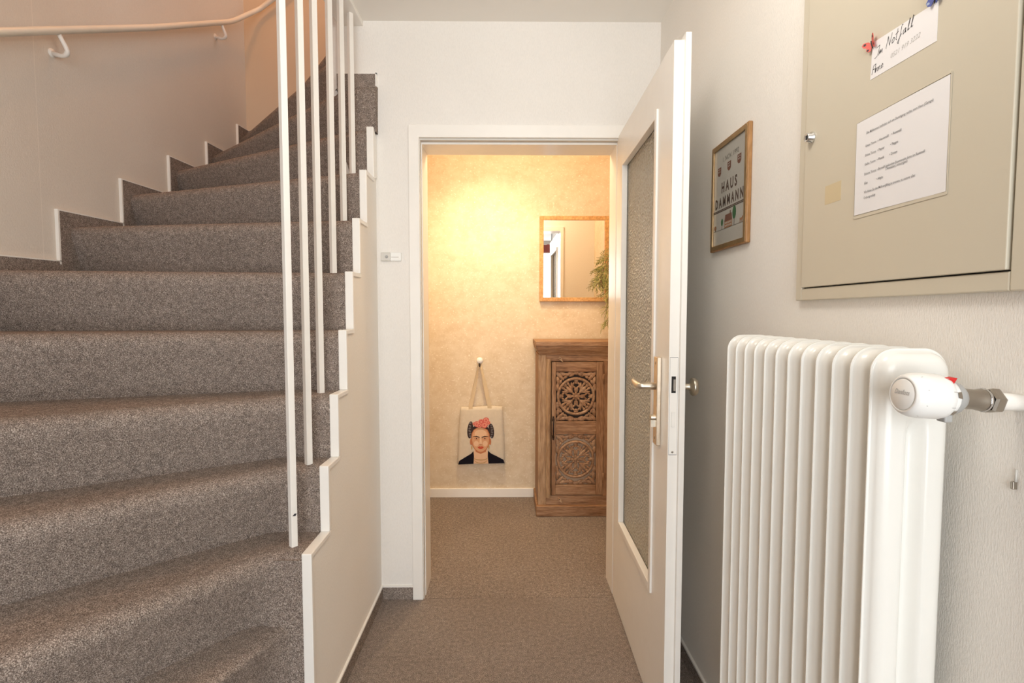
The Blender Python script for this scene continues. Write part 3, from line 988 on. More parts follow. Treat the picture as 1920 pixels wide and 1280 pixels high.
sheet = thing('notice_sheet', 'larger printed white sheet in a clear sleeve on the beige door', 'notice', (XD, 0.826, 1.496))
ss = [(0.922, 1.576), (0.730, 1.575), (0.729, 1.413), (0.9205, 1.415)]
b = MB()
N_ = 8
vs, fs = [], []
for i in range(N_ + 1):
    for j in range(N_ + 1):
        s_, t_ = i / N_, j / N_
        y = (ss[0][0] * (1 - s_) + ss[1][0] * s_) * (1 - t_) + (ss[3][0] * (1 - s_) + ss[2][0] * s_) * t_
        z = (ss[0][1] * (1 - s_) + ss[1][1] * s_) * (1 - t_) + (ss[3][1] * (1 - s_) + ss[2][1] * s_) * t_
        vs.append((XD - 0.0009 - 0.0005 * math.sin(s_ * 9 + t_ * 2) ** 2, y, z))
for i in range(N_):
    for j in range(N_):
        fs.append((i * (N_ + 1) + j, (i + 1) * (N_ + 1) + j, (i + 1) * (N_ + 1) + j + 1, i * (N_ + 1) + j + 1))
b.add(vs, fs, M['paper'], True)
part(b, 'paper', sheet)
b = MB()
H_ = 0.161
rows = [
    (0.150, [(0.8955, 'Die Mülltonnen befinden sich am Durchgang rechts vom Haus (Garage)', 0.139)]),
    (0.285, [(0.897, 'Graue Tonne', 0.026), (0.868, '• Hausmüll', 0.025), (0.837, '• Restmüll', 0.021)]),
    (0.385, [(0.897, 'Grüne Tonne', 0.026), (0.868, '• Papier', 0.017), (0.839, '• Pappe', 0.017)]),
    (0.480, [(0.897, 'Gelbe Tonne', 0.026), (0.868, '• Plastik', 0.017), (0.840, '• Dosen', 0.017)]),
    (0.582, [(0.897, 'Braune Tonne', 0.028), (0.867, '• Biomüll (gekochte Essensreste bitte im Restmüll', 0.099)]),
    (0.612, [(0.847, '( Anstalten ) entsorgen!)', 0.046)]),
    (0.680, [(0.897, 'Glas', 0.009), (0.867, '• Altglas', 0.015)]),
    (0.775, [(0.8965, 'Wir bitten Sie den Müll sorgfältig zu trennen, zu unserer aller', 0.112)]),
    (0.835, [(0.8965, 'Ordnung erfolgt', 0.028)]),
]
for v, items in rows:
    for (y, tx, wd) in items:
        n0 = len(b.v)
        b.text(tx, 0.0058, lambda u, q, y=y, v=v: (XD - 0.0019, y - u, 1.5755 - v * H_ + q - 0.002), M['print_grey'], bold=0.00005)
        us = [y - p[1] for p in b.v[n0:]]
        k = wd / max(us)
        b.v[n0:] = [(p[0], y - (y - p[1]) * k, p[2]) for p in b.v[n0:]]
part(b, 'print', sheet)
b = MB()
sx = XD - 0.0004
for (y0, y1, z0, z1) in ((0.727, 0.7295, 1.409, 1.578), (0.9225, 0.925, 1.411, 1.579), (0.7295, 0.9225, 1.4085, 1.4135), (0.7295, 0.9225, 1.5765, 1.579)):
    b.box((sx - 0.0005, y0, z0), (sx, y1, z1), M['beige'])
o = part(b, 'sleeve_edge', sheet)

def butterfly(name, label, yc, zc_, tilt, size, main, accent):
    t = thing(name, label, 'magnet', (XD - 0.0012, yc, zc_), 'butterfly magnets on the beige door')
    wing = [(0.0, 0.05), (0.25, 0.55), (0.62, 0.78), (0.82, 0.62), (0.72, 0.25), (0.48, 0.02), (0.58, -0.25), (0.45, -0.52), (0.25, -0.55), (0.08, -0.2)]
    ca, sa = math.cos(tilt), math.sin(tilt)
    for sgn in (-1, 1):
        bb = MB()
        def w3(p, off):
            u, v = p[0] * sgn * size, p[1] * size
            return (XD - 0.0015 - off - abs(p[0]) * size * 0.45, yc - (u * ca - v * sa), zc_ + u * sa + v * ca)
        n = len(wing)
        vs = [w3(p, 0.0008) for p in wing] + [w3(p, 0) for p in wing]
        bb.add(vs, [list(range(n)), list(range(n, 2 * n))[::-1]] + [(i, (i + 1) % n, n + (i + 1) % n, n + i) for i in range(n)], main)
        for cx, cy, r in ((0.55, 0.5, 0.13), (0.42, -0.3, 0.11)):
            bb.add([w3((cx + r * math.cos(a), cy + r * math.sin(a)), 0.0011) for a in [2 * PI * i / 8 for i in range(8)]], [list(range(8))], accent)
        part(bb, 'wing', t)
    bb = MB(); bb.tube([(XD - 0.0025, yc - (0 * ca - v * size * sa), zc_ + v * size * ca) for v in (-0.45, -0.1, 0.25, 0.45)], [0.0006, 0.0012, 0.0013, 0.0007], M['ink'], 8)
    part(bb, 'body', t)
butterfly('butterfly_magnet', 'red butterfly magnet at the left corner of the handwritten card', 0.889, 1.696, 0.35, 0.017, B['red'], M['ink'])
butterfly('butterfly_magnet', 'blue butterfly magnet at the right corner of the handwritten card', 0.7605, 1.697, -0.1, 0.018, B['blue'], B['pale'])

# ------------------------------------------------------------------ radiator
rad = thing('radiator', 'white column radiator with twelve sections on the right wall', 'radiator', (0.561, 0.94, 0.19))
RX0, RX1, RZ0, RZ1, PITCH, RY0 = 0.505, 0.613, 0.19, 1.192, 0.0420, 0.706
def section_mesh():
    W, Hh, R = RX1 - RX0, RZ1 - RZ0, 0.034
    us = [0, 0.0015, 0.004, 0.006, 0.009, 0.013, 0.018, 0.023, 0.028, 0.033] + [W / 2 - q for q in (0.0175, 0.0145, 0.0115, 0.0085, 0.0055, 0.0025, 0.0)]
    us = us + [W - u for u in reversed(us[:-1])]
    zs0 = [0, 0.0015, 0.004, 0.006, 0.009, 0.013, 0.018, 0.024, 0.03, 0.038, 0.048, 0.06, 0.072, 0.082, 0.092, 0.102, 0.112, 0.122, 0.14]
    zs = zs0 + [0.3, 0.5, 0.7] + [Hh - z for z in reversed(zs0)]
    def dist(u, z):
        # inner distance to the rounded rectangle
        ax, az = min(u, W - u), min(z, Hh - z)
        if ax < R and az < R:
            return R - math.hypot(R - ax, R - az)
        return min(ax, az)
    def height(u, z):
        d = dist(u, z) - 0.004
        if d <= 0:
            h = 0.0012
        else:
            t = min(1, d / 0.020)
            h = 0.0012 + 0.0185 * math.sqrt(max(0, 1 - (1 - t) ** 2))
        g = abs(u - W / 2)
        az = min(z, Hh - z)
        zz = min(1, max(0, (az - 0.085) / 0.035))
        zz = zz * zz * (3 - 2 * zz)
        if g < 0.018:
            lim = 0.0030 + 0.0167 * (0.5 - 0.5 * math.cos(PI * g / 0.018))
            h = min(h, h * (1 - zz) + lim * zz)
        return h
    vs, fs = [], []
    nu, nz = len(us), len(zs)
    for sgn in (-1, 1):
        k = len(vs)
        for z in zs:
            for u in us:
                # clamp corner vertices onto the rounded outline
                uu, zz = u, z
                ax, az = min(u, W - u), min(z, Hh - z)
                if ax < R and az < R:
                    m_ = max(R - ax, R - az)
                    l_ = math.hypot(R - ax, R - az)
                    if l_ > 0:
                        f = m_ / l_
                        nx, nz_ = R - (R - ax) * f, R - (R - az) * f
                        uu = nx if u < W / 2 else W - nx
                        zz = nz_ if z < Hh / 2 else Hh - nz_
                vs.append((uu - W / 2, sgn * height(uu, zz), zz))
        for i in range(nz - 1):
            for j in range(nu - 1):
                q = (k + i * nu + j, k + i * nu + j + 1, k + (i + 1) * nu + j + 1, k + (i + 1) * nu + j)
                fs.append(q if sgn < 0 else q[::-1])
    n1 = nu * nz
    rim = [j for j in range(nu)] + [i * nu + nu - 1 for i in range(1, nz)] + [(nz - 1) * nu + j for j in range(nu - 2, -1, -1)] + [i * nu for i in range(nz - 2, 0, -1)]
    for a, c in zip(rim, rim[1:] + rim[:1]):
        fs.append((a, a + n1, c + n1, c))
    bb = MB()
    bb.add(vs, fs, M['radiator'], True)
    return bb
sec = None
for i in range(12):
    yy = RY0 + i * PITCH
    if sec is None:
        sec = section_mesh().build('section')
        o = sec
    else:
        o = sec.copy()
        COL.objects.link(o)
    o.parent = rad
    o.location = (0, yy - rad.location.y, 0)
for zz in (RZ1 - 0.058, RZ0 + 0.058):
    b = MB()
    b.tube([((RX0 + RX1) / 2, RY0, zz), ((RX0 + RX1) / 2, RY0 + 11 * PITCH, zz)], 0.02, M['radiator'], 14)
    part(b, 'hub_tube', rad)
for yy in (RY0 + 2 * PITCH, RY0 + 9 * PITCH):
    for zz in (RZ0 + 0.09, RZ1 - 0.09):
        b = MB()
        b.box((RX1 - 0.02, yy - 0.006, zz - 0.01), (XR - 0.0005, yy + 0.006, zz + 0.01), M['radiator'])
        part(b, 'wall_bracket', rad)
b = MB()
random.seed(4)
spots = [(0, 0.80), (0, 0.66), (2, 0.905), (3, 1.06), (1, 0.53), (5, 0.74), (6, 0.60), (8, 1.10), (4, 0.98), (9, 0.8), (11, 0.42), (0, 0.96)]
for i, zz in spots:
    r = 0.0013
    b.lathe([(0.0001, 0.0008), (r, 0.0006), (r, -0.002)], (RX0 + 0.004, RY0 + i * PITCH + 0.001, zz), (-1, 0, 0), M['print_grey'], 8)
ch = part(b, 'paint_chip', rad); ch['label'] = 'tiny dark chips in the enamel'; ch['kind'] = 'stuff'

# thermostatic valve: head, collar, body, nut and pipe on one slightly drooping axis
YVv, ZV = 0.622, 1.1375
val = thing('thermostat_valve', 'white thermostat head on a steel valve at the radiator top', 'thermostat', (XR, YVv, ZV))
AX = Vector((-1, 0, 0.075)).normalized()
def vp(x):
    return Vector((x, YVv, ZV + (0.535 - x) * 0.075))
def ringp(x, r, a):
    return vp(x) + Vector((0.075 * math.sin(a) * r, -math.cos(a) * r, math.sin(a) * r))
b = MB()
b.lathe([(0.024, 0.0), (0.0262, 0.002), (0.0276, 0.008), (0.0280, 0.030), (0.0272, 0.038), (0.0250, 0.0445), (0.0225, 0.0475), (0.0202, 0.0486), (0.0198, 0.0470), (0.0001, 0.0470)],
        vp(0.536), AX, M['plastic'], 40)
head = part(b, 'head', val)
b = MB(); b.lathe([(0.0192, 0.0), (0.0190, 0.0012), (0.0182, 0.0018), (0.0001, 0.0020)], vp(0.536 - 0.0468), AX, M['plastic'], 32); part(b, 'end_cap', val)
b = MB()
xcap = 0.536 - 0.0468 - 0.0024
b.text('Danfoss', 0.0085, lambda u, v: vp(xcap) + Vector((0.075 * v, -u, v)), M['pencil'], 'CENTER', 0.35, 0.00012, 0.85)
part(b, 'lettering', val)
b = MB()
for i_, a in enumerate((100, 60, 20, -20, -60, -100, 150, -150)):
    r1 = math.radians(a)
    tg = Vector((0, math.sin(r1), math.cos(r1))) * 0.00045
    for x0, L_ in ((0.5335, 0.005), (0.4995, 0.0028)):
        rr = 0.0274 if x0 > 0.52 else 0.0277
        p0, p1 = ringp(x0, rr, r1), ringp(x0 - L_, rr + (0.0006 if x0 > 0.52 else -0.0012), r1)
        b.add([p0 + tg, p0 - tg, p1 - tg, p1 + tg], [[0, 1, 2, 3]], M['pencil'])
part(b, 'scale_marks', val)['kind'] = 'stuff'
b = MB()
a0 = math.radians(64)
c0 = ringp(0.537, 0.0268, a0)
tg = Vector((0, math.sin(a0), math.cos(a0))); ou = Vector((0, -math.cos(a0), math.sin(a0)))
vv = [c0 + Vector((-0.010, 0, 0)) + ou * 0.0018, c0 + tg * 0.005, c0 + Vector((0.006, 0, 0)) + ou * 0.001, c0 - tg * 0.005]
b.add(vv + [p - ou * 0.004 for p in vv], [[0, 1, 2, 3], [7, 6, 5, 4], [0, 4, 5, 1], [1, 5, 6, 2], [2, 6, 7, 3], [3, 7, 4, 0]], M['red'])
o = part(b, 'pointer', val); o['label'] = 'red pointer'
b = MB(); b.lathe([(0.0215, 0.0), (0.0222, 0.002), (0.0228, 0.007), (0.0215, 0.009)], vp(0.543), AX, M['plastic'], 32)
for k in range(6):
    a = 2 * PI * k / 6 + 0.25
    t4 = Vector((0, math.sin(a), math.cos(a))) * 0.0042
    p0, p1 = ringp(0.5425, 0.0230, a), ringp(0.5375, 0.0236, a)
    b.add([p0 + t4, p0 - t4, p1 - t4 * 0.8, p1 + t4 * 0.8], [[0, 1, 2, 3]], M['steel'])
part(b, 'grille_ring', val)
b = MB(); b.lathe([(0.0208, 0.017), (0.0212, 0.014), (0.0200, 0.008), (0.0150, 0.001), (0.0130, 0.0), (0.0001, 0.0)], vp(0.559), AX, M['grey_plastic'], 28)
part(b, 'clamp_ring', val)
b = MB(); q = vp(0.540); b.box((q.x - 0.006, YVv - 0.010, q.z - 0.030), (q.x + 0.004, YVv + 0.004, q.z - 0.020), M['grey_plastic']); part(b, 'clamp_screw', val, bevel=0.002)
b = MB()
b.lathe([(0.0140, 0.030), (0.0128, 0.024), (0.0124, 0.008), (0.0135, 0.004), (0.0138, 0.0)], vp(0.586), AX, M['steel'], 28)
part(b, 'valve_body', val)
b = MB(); b.lathe([(0.0140, 0.003), (0.0148, 0.0015), (0.0140, 0.0)], vp(0.5895), AX, M['chrome'], 28)
part(b, 'washer', val)
b = MB(); b.lathe([(0.010, 0.015), (0.0145, 0.0145), (0.0162, 0.011), (0.0162, 0.003), (0.0145, 0.0), (0.0001, 0.0)], vp(0.606), AX, M['steel'], 6, smooth=False)
part(b, 'union_nut', val)
b = MB(); b.tube([vp(0.596), vp(XR - 0.0005)], 0.0108, M['white'], 20); part(b, 'supply_pipe', val)
b = MB(); b.tube([vp(0.567), vp(0.567) + Vector((0, 0.03, 0)), Vector((0.562, RY0 - 0.022, ZV - 0.002))], 0.0095, M['steel'], 14); part(b, 'inlet_pipe', val)

# small wall fitting at the right edge
hk = thing('wall_hook', 'tiny metal pin and catch on the wall right of the radiator', 'hook', (XR, 0.623, 1.03))
b = MB(); b.tube([(XR - 0.002, 0.6225, 1.046), (XR - 0.002, 0.6232, 1.030)], 0.0013, M['pale_grey'], 8); part(b, 'pin', hk)
b = MB(); b.box((XR - 0.006, 0.6220, 1.0205), (XR, 0.6262, 1.0305), M['steel']); part(b, 'catch', hk, bevel=0.001)

# ------------------------------------------------------------------ vestibule: mirror
mir = thing('wall_mirror', 'rectangular mirror in a honey oak frame on the golden wall', 'mirror', (0.444, YB, 1.60))
mx0, mx1, mz0, mz1, mw = 0.217, 0.672, 1.321, 1.880, 0.0265
my0, my1 = YB - 0.026, YB - 0.004
b = MB()
for (pa, pb) in (((mx0, mz0), (mx0 + mw, mz1)), ((mx1 - mw, mz0), (mx1, mz1))):
    b.box((pa[0], my0, pa[1]), (pb[0], my1, pb[1]), M['oak'])
for (pa, pb) in (((mx0 + mw, mz0), (mx1 - mw, mz0 + mw)), ((mx0 + mw, mz1 - mw), (mx1 - mw, mz1))):
    b.box((pa[0], my0, pa[1]), (pb[0], my1, pb[1]), M['oak'])
part(b, 'frame', mir, bevel=0.002)
b = MB(); b.box((mx0 + mw - 0.004, my0 + 0.010, mz0 + mw - 0.004), (mx1 - mw + 0.004, my0 + 0.013, mz1 - mw + 0.004), M['mirror']); part(b, 'mirror_glass', mir)
b = MB(); b.box((mx0 + 0.01, my1 - 0.004, mz0 + 0.01), (mx1 - 0.01, YB - 0.001, mz1 - 0.01), M['cab_dark']); part(b, 'back_board', mir)

# ------------------------------------------------------------------ vestibule: tote bag on a knob
kn = thing('coat_hook', 'round white wall knob from which the tote bag hangs', 'hook', (-0.178, YB, 0.926))
b = MB(); b.lathe([(0.009, 0.0), (0.008, 0.012), (0.011, 0.018), (0.020, 0.024), (0.0225, 0.032), (0.020, 0.040), (0.012, 0.045), (0.0001, 0.0465)], (-0.178, YB, 0.930), (0, -1, 0), M['white'], 24)
part(b, 'knob', kn)
b = MB(); b.lathe([(0.014, 0.0), (0.013, 0.003), (0.009, 0.004)], (-0.178, YB, 0.930), (0, -1, 0), M['white'], 20); part(b, 'rosette', kn)

YBg = YB - 0.036     # front of the bag
bag = thing('tote_bag', 'canvas tote bag with a printed portrait of a woman wearing flowers', 'bag', (-0.178, YBg, 0.43))
b = MB()
NU, NV = 14, 14
vs, fs = [], []
for side in (0, 1):
    for i in range(NV + 1):
        t = i / NV
        xl = -0.306 + (-0.330 + 0.306) * (1 - t) ** 0.7 * 1.0
        xr = -0.030 + (-0.012 + 0.030) * (1 - t) ** 0.7
        z_l = 0.236 + (0.622 - 0.236) * t
        for j in range(NU + 1):
            s_ = j / NU
            x = xl + (xr - xl) * s_
            puff = 0.009 * math.sin(PI * s_) ** 0.6 * (math.sin(PI * min(1, t * 0.98 + 0.02)) ** 0.6)
            z = z_l + 0.003 * math.sin(PI * s_) - (0.004 * math.sin(2 * PI * s_) if t > 0.95 else 0)
            yy = (YBg - puff) if side == 0 else YBg + 0.014
            vs.append((x, yy, z))
k = (NU + 1) * (NV + 1)
for side in (0, 1):
    for i in range(NV):
        for j in range(NU):
            a = side * k + i * (NU + 1) + j
            fs.append((a, a + 1, a + NU + 2, a + NU + 1))
for j in range(NU):
    fs.append((j, j + 1, k + j + 1, k + j))
    a = NV * (NU + 1) + j
    fs.append((a, a + 1, k + a + 1, k + a))
for i in range(NV):
    for a in (i * (NU + 1), i * (NU + 1) + NU):
        fs.append((a, a + NU + 1, k + a + NU + 1, k + a))
b.add(vs, fs, M['canvas'], True)
part(b, 'bag_body', bag)
def ribbon(bb, pts, wv, th, m):
    """pts: centre points with half-width vectors"""
    vs, n = [], len(pts)
    for (p, w_) in zip(pts, wv):
        p, w_ = Vector(p), Vector(w_)
        for s1, d in ((-1, 0), (1, 0), (1, th), (-1, th)):
            vs.append(p + w_ * s1 + Vector((0, d, 0)))
    fs = []
    for i in range(n - 1):
        for j in range(4):
            fs.append((i * 4 + j, i * 4 + (j + 1) % 4, (i + 1) * 4 + (j + 1) % 4, (i + 1) * 4 + j))
    bb.add(vs, fs, m, False)
for (xb, s_) in ((-0.240, 1), (-0.114, -1)):
    b = MB()
    ribbon(b, [(xb, YBg - 0.0015, 0.597), (xb, YBg - 0.002, 0.622), (xb + s_ * 0.022, YBg - 0.001, 0.73), (-0.178 - s_ * 0.012, YBg - 0.004, 0.875), (-0.178 - s_ * 0.003, YB - 0.034, 0.925)],
           [(0.0135, 0, 0), (0.0135, 0, 0), (0.0125, 0.002, 0.003), (0.0065, 0.006, 0.002), (0.004, 0.007, 0)], 0.002, M['strap'])
    part(b, 'strap', bag)
b = MB(); b.ellipsoid((-0.178, YBg - 0.010, 0.902), (0.006, 0.006, 0.013), M['cab_dark']); o = part(b, 'cord_knot', bag); o['label'] = 'dark knotted loop'
# printed portrait, flat on the canvas
PR = MB()
def bag_y(x, z, lift):
    t = (z - 0.236) / 0.386
    s_ = (x + 0.320) / 0.300
    s_, t = min(1, max(0, s_)), min(1, max(0, t))
    return YBg - 0.009 * max(0, math.sin(PI * s_)) ** 0.6 * max(0, math.sin(PI * min(1, t * 0.98 + 0.02))) ** 0.6 - 0.0012 - lift
def zz2(p):
    return (-0.172 + (p[0] - 368) / 1640.0, 0.622 - (p[1] - 595) / 1590.0)
LAY = [0]
def shape(pts, m):
    LAY[0] += 1
    lift = 0.00008 * LAY[0]
    q = [zz2(p) for p in pts]
    cx = sum(p[0] for p in q) / len(q); cz = sum(p[1] for p in q) / len(q)
    vs = [(cx, bag_y(cx, cz, lift), cz)] + [(x, bag_y(x, z, lift), z) for x, z in q]
    n = len(q)
    PR.add(vs, [[0, i + 1, (i + 1) % n + 1] for i in range(n)], m)
def oval(cx, cy, rx, ry, m, rot=0, n=16, a0=0, a1=360):
    pts = []
    for i in range(n + (0 if a1 - a0 == 360 else 1)):
        a = math.radians(a0 + (a1 - a0) * i / n)
        x, y = rx * math.cos(a), ry * math.sin(a)
        r_ = math.radians(rot)
        pts.append((cx + x * math.cos(r_) - y * math.sin(r_), cy + x * math.sin(r_) + y * math.cos(r_)))
    shape(pts, m)
oval(362, 880, 112, 100, P['hair'])
oval(252, 838, 32, 92, P['hair'], 6); oval(482, 850, 30, 80, P['hair'], -6)
for i in range(6):
    oval(254 - 8 * math.sin(i * 0.6), 766 + i * 28, 15, 10, P['braid'], 30 if i % 2 else -30, 8)
    oval(482 + 8 * math.sin(i * 0.6), 788 + i * 25, 13, 9, P['braid'], 30 if i % 2 else -30, 8)
shape([(296, 1030), (436, 1030), (440, 1075), (470, 1100), (455, 1203), (280, 1203), (268, 1100), (292, 1075)], P['skin_light'])
shape([(300, 1035), (432, 1035), (420, 1075), (365, 1095), (312, 1075)], P['skin_shade'])
oval(262, 965, 14, 36, P['skin_shade']); oval(468, 965, 13, 36, P['skin_shade'])
face = [(266, 880), (262, 950), (276, 1010), (302, 1050), (340, 1076), (366, 1080), (394, 1074), (430, 1048), (454, 1008), (466, 950), (462, 880), (440, 835), (400, 812), (364, 808), (326, 814), (288, 838)]
shape(face, P['skin_shade'])
shape([(364 + (x - 364) * 0.90, 944 + (y - 944) * 0.95) for x, y in face], P['skin'])
oval(366, 880, 66, 46, P['skin_light']); oval(318, 985, 28, 30, P['skin_light']); oval(414, 985, 26, 30, P['skin_light'])
for sg in (-1, 1):
    ex = 366 + sg * 46
    shape([(366 + sg * 10, 914), (366 + sg * 46, 900), (366 + sg * 84, 908), (366 + sg * 86, 913), (366 + sg * 46, 909), (366 + sg * 12, 922)], P['brow'])
    oval(ex, 929, 25, 10, P['skin_shade'], 0, 12); oval(ex, 929, 18, 6.5, P['skin_light'], 0, 12); oval(ex, 929, 9, 7, P['eye'], 0, 10)
shape([(358, 925), (352, 975), (346, 986), (366, 994), (386, 986), (380, 975), (374, 925)], P['skin_light'])
shape([(346, 985), (356, 992), (366, 996), (377, 992), (387, 985), (366, 990)], P['skin_shade'])
shape([(332, 1025), (352, 1014), (366, 1018), (380, 1014), (400, 1024), (384, 1037), (366, 1041), (348, 1037)], P['lips'])
shape([(334, 1025), (366, 1022), (398, 1025), (366, 1028)], P['skin_shade'])
shape([(118, 1212), (130, 1172), (190, 1135), (262, 1092), (286, 1065), (292, 1120), (286, 1204)], P['jacket'])
shape([(626, 1197), (614, 1160), (548, 1125), (478, 1090), (446, 1060), (442, 1120), (450, 1202)], P['jacket'])
def necklace(cy, ry, wd, m):
    up, lo = [], []
    for i in range(11):
        a = PI * i / 10
        up.append((366 - 72 * math.cos(a), cy + ry * math.sin(a)))
        lo.append((366 - 72 * math.cos(a), cy + wd + ry * math.sin(a)))
    for i in range(10):
        shape([up[i], up[i + 1], lo[i + 1], lo[i]], m)
necklace(1135, 22, 8, P['gold']); necklace(1150, 42, 7, P['gold'])
oval(268, 1026, 7, 24, P['gold'], 0, 10); oval(455, 1022, 7, 24, P['gold'], 0, 10)
for cx, cy, r, m1, m2 in ((325, 775, 34, 'rose', 'rose_pale'), (372, 752, 34, 'rose_pale', 'rose'), (425, 735, 34, 'rose', 'rose_pale'), (408, 785, 36, 'rose', 'rose_pale'),
                          (450, 760, 24, 'rose_pale', 'rose'), (352, 790, 26, 'rose_pale', 'rose'), (296, 770, 18, 'rose_pale', 'rose')):
    oval(cx, cy, r, r * 0.92, P[m1], 0, 12)
    for q in range(5):
        a = q * 2 * PI / 5
        oval(cx + r * 0.5 * math.cos(a), cy + r * 0.5 * math.sin(a), r * 0.33, r * 0.24, P[m2], math.degrees(a) + 90, 8)
    oval(cx, cy, r * 0.26, r * 0.26, P[m1], 0, 8)
pr_ = part(PR, 'portrait_print', bag)
pr_['label'] = 'printed portrait with dark braids, pink flowers, red lips and black jacket'

# ------------------------------------------------------------------ vestibule: carved cabinet
CY = 3.073
cab = thing('carved_cabinet', 'narrow carved wooden cabinet with fretwork door beside the golden wall', 'cabinet', (0.45, 3.24, 0))
CX0, CX1 = 0.190, 0.718
CYB = YB - 0.016
b = MB()
b.box((0.174, CY - 0.012, 1.046), (0.740, CYB, 1.074), M['wood_h'])
part(b, 'top', cab, bevel=0.003)
b = MB()
prof = [(0.176, 1.046), (0.178, 1.034), (0.184, 1.018), (0.196, 1.000), (0.200, 0.990)]
for i in range(len(prof) - 1):
    (xa, za), (xb, zb) = prof[i], prof[i + 1]
    da, db = xa - 0.176, xb - 0.176
    va = [(xa, CY - 0.008 + da, za), (0.74 - da, CY - 0.008 + da, za), (0.74 - da, CYB, za), (xa, CYB, za)]
    vb = [(xb, CY - 0.008 + db, zb), (0.74 - db, CY - 0.008 + db, zb), (0.74 - db, CYB, zb), (xb, CYB, zb)]
    b.add(va + vb, [(q, (q + 1) % 4, 4 + (q + 1) % 4, 4 + q) for q in range(4)], M['wood_h'])
part(b, 'cornice', cab)
FY = CY + 0.020      # face of the carcass
b = MB()
for xa in (0.192, 0.672):
    b = MB(); b.box((xa, FY, 0.06), (xa + 0.048, FY + 0.03, 0.992), M['wood_pale'])
    part(b, 'corner_post', cab, bevel=0.003)
for xa in (0.192, 0.705):
    b = MB(); b.box((xa, FY + 0.03, 0.05), (xa + 0.015, CYB, 0.992), M['wood_v'])
    part(b, 'side_panel', cab)
for (xa, xb) in ((0.240, 0.269), (0.643, 0.672)):
    b = MB()
    n = 8
    pts = [(xa + (xb - xa) * i / n, FY - 0.004 - 0.011 * math.sin(PI * i / n)) for i in range(n + 1)] + [(xb, FY + 0.02), (xa, FY + 0.02)]
    b.prism(pts, 'z', 0.112, 0.968, M['wood_pale'])
    part(b, 'pilaster', cab)
b = MB(); b.box((0.240, FY, 0.952), (0.672, FY + 0.02, 0.992), M['wood_h']); part(b, 'head_rail', cab, bevel=0.002)
b = MB(); b.box((0.240, FY - 0.002, 0.066), (0.672, FY + 0.02, 0.124), M['wood_h']); part(b, 'foot_rail', cab, bevel=0.002)
b = MB(); b.box((0.180, CY - 0.006, 0.0), (0.732, CYB, 0.066), M['wood_h']); part(b, 'plinth', cab, bevel=0.004)
b = MB(); b.box((0.205, CYB - 0.012, 0.066), (0.707, CYB, 0.992), M['cab_dark']); part(b, 'back_panel', cab)
# door
b = MB()
dxa, dxb, dza, dzb = 0.274, 0.640, 0.128, 0.948
ga, gb = 0.299, 0.546
DY0, DY1 = FY - 0.006, FY + 0.016
for xa, xb in ((dxa, ga), (gb, 0.590)):
    b = MB(); b.box((xa, DY0, dza), (xb, DY1, dzb), M['wood_v'])
    part(b, 'door_stile', cab, bevel=0.002)
for z0, z1 in ((0.889, dzb), (0.505, 0.585), (dza, 0.191)):
    b = MB()
    b.box((ga, DY0 + 0.001, z0), (gb, DY1, z1), M['wood_h'])
    part(b, 'door_rail', cab, bevel=0.002)
b = MB(); b.box((0.590, FY - 0.002, 0.124), (0.643, FY + 0.018, 0.952), M['wood_v']); part(b, 'hinge_post', cab, bevel=0.002)
b = MB(); b.box((ga - 0.01, DY1 - 0.003, 0.575), (gb + 0.01, DY1 + 0.004, 0.90), M['cab_dark']); part(b, 'dark_backing', cab)
b = MB(); b.box((ga - 0.01, DY1 - 0.003, 0.18), (gb + 0.01, DY1 + 0.004, 0.515), M['cab_silver']); part(b, 'silvery_backing', cab)

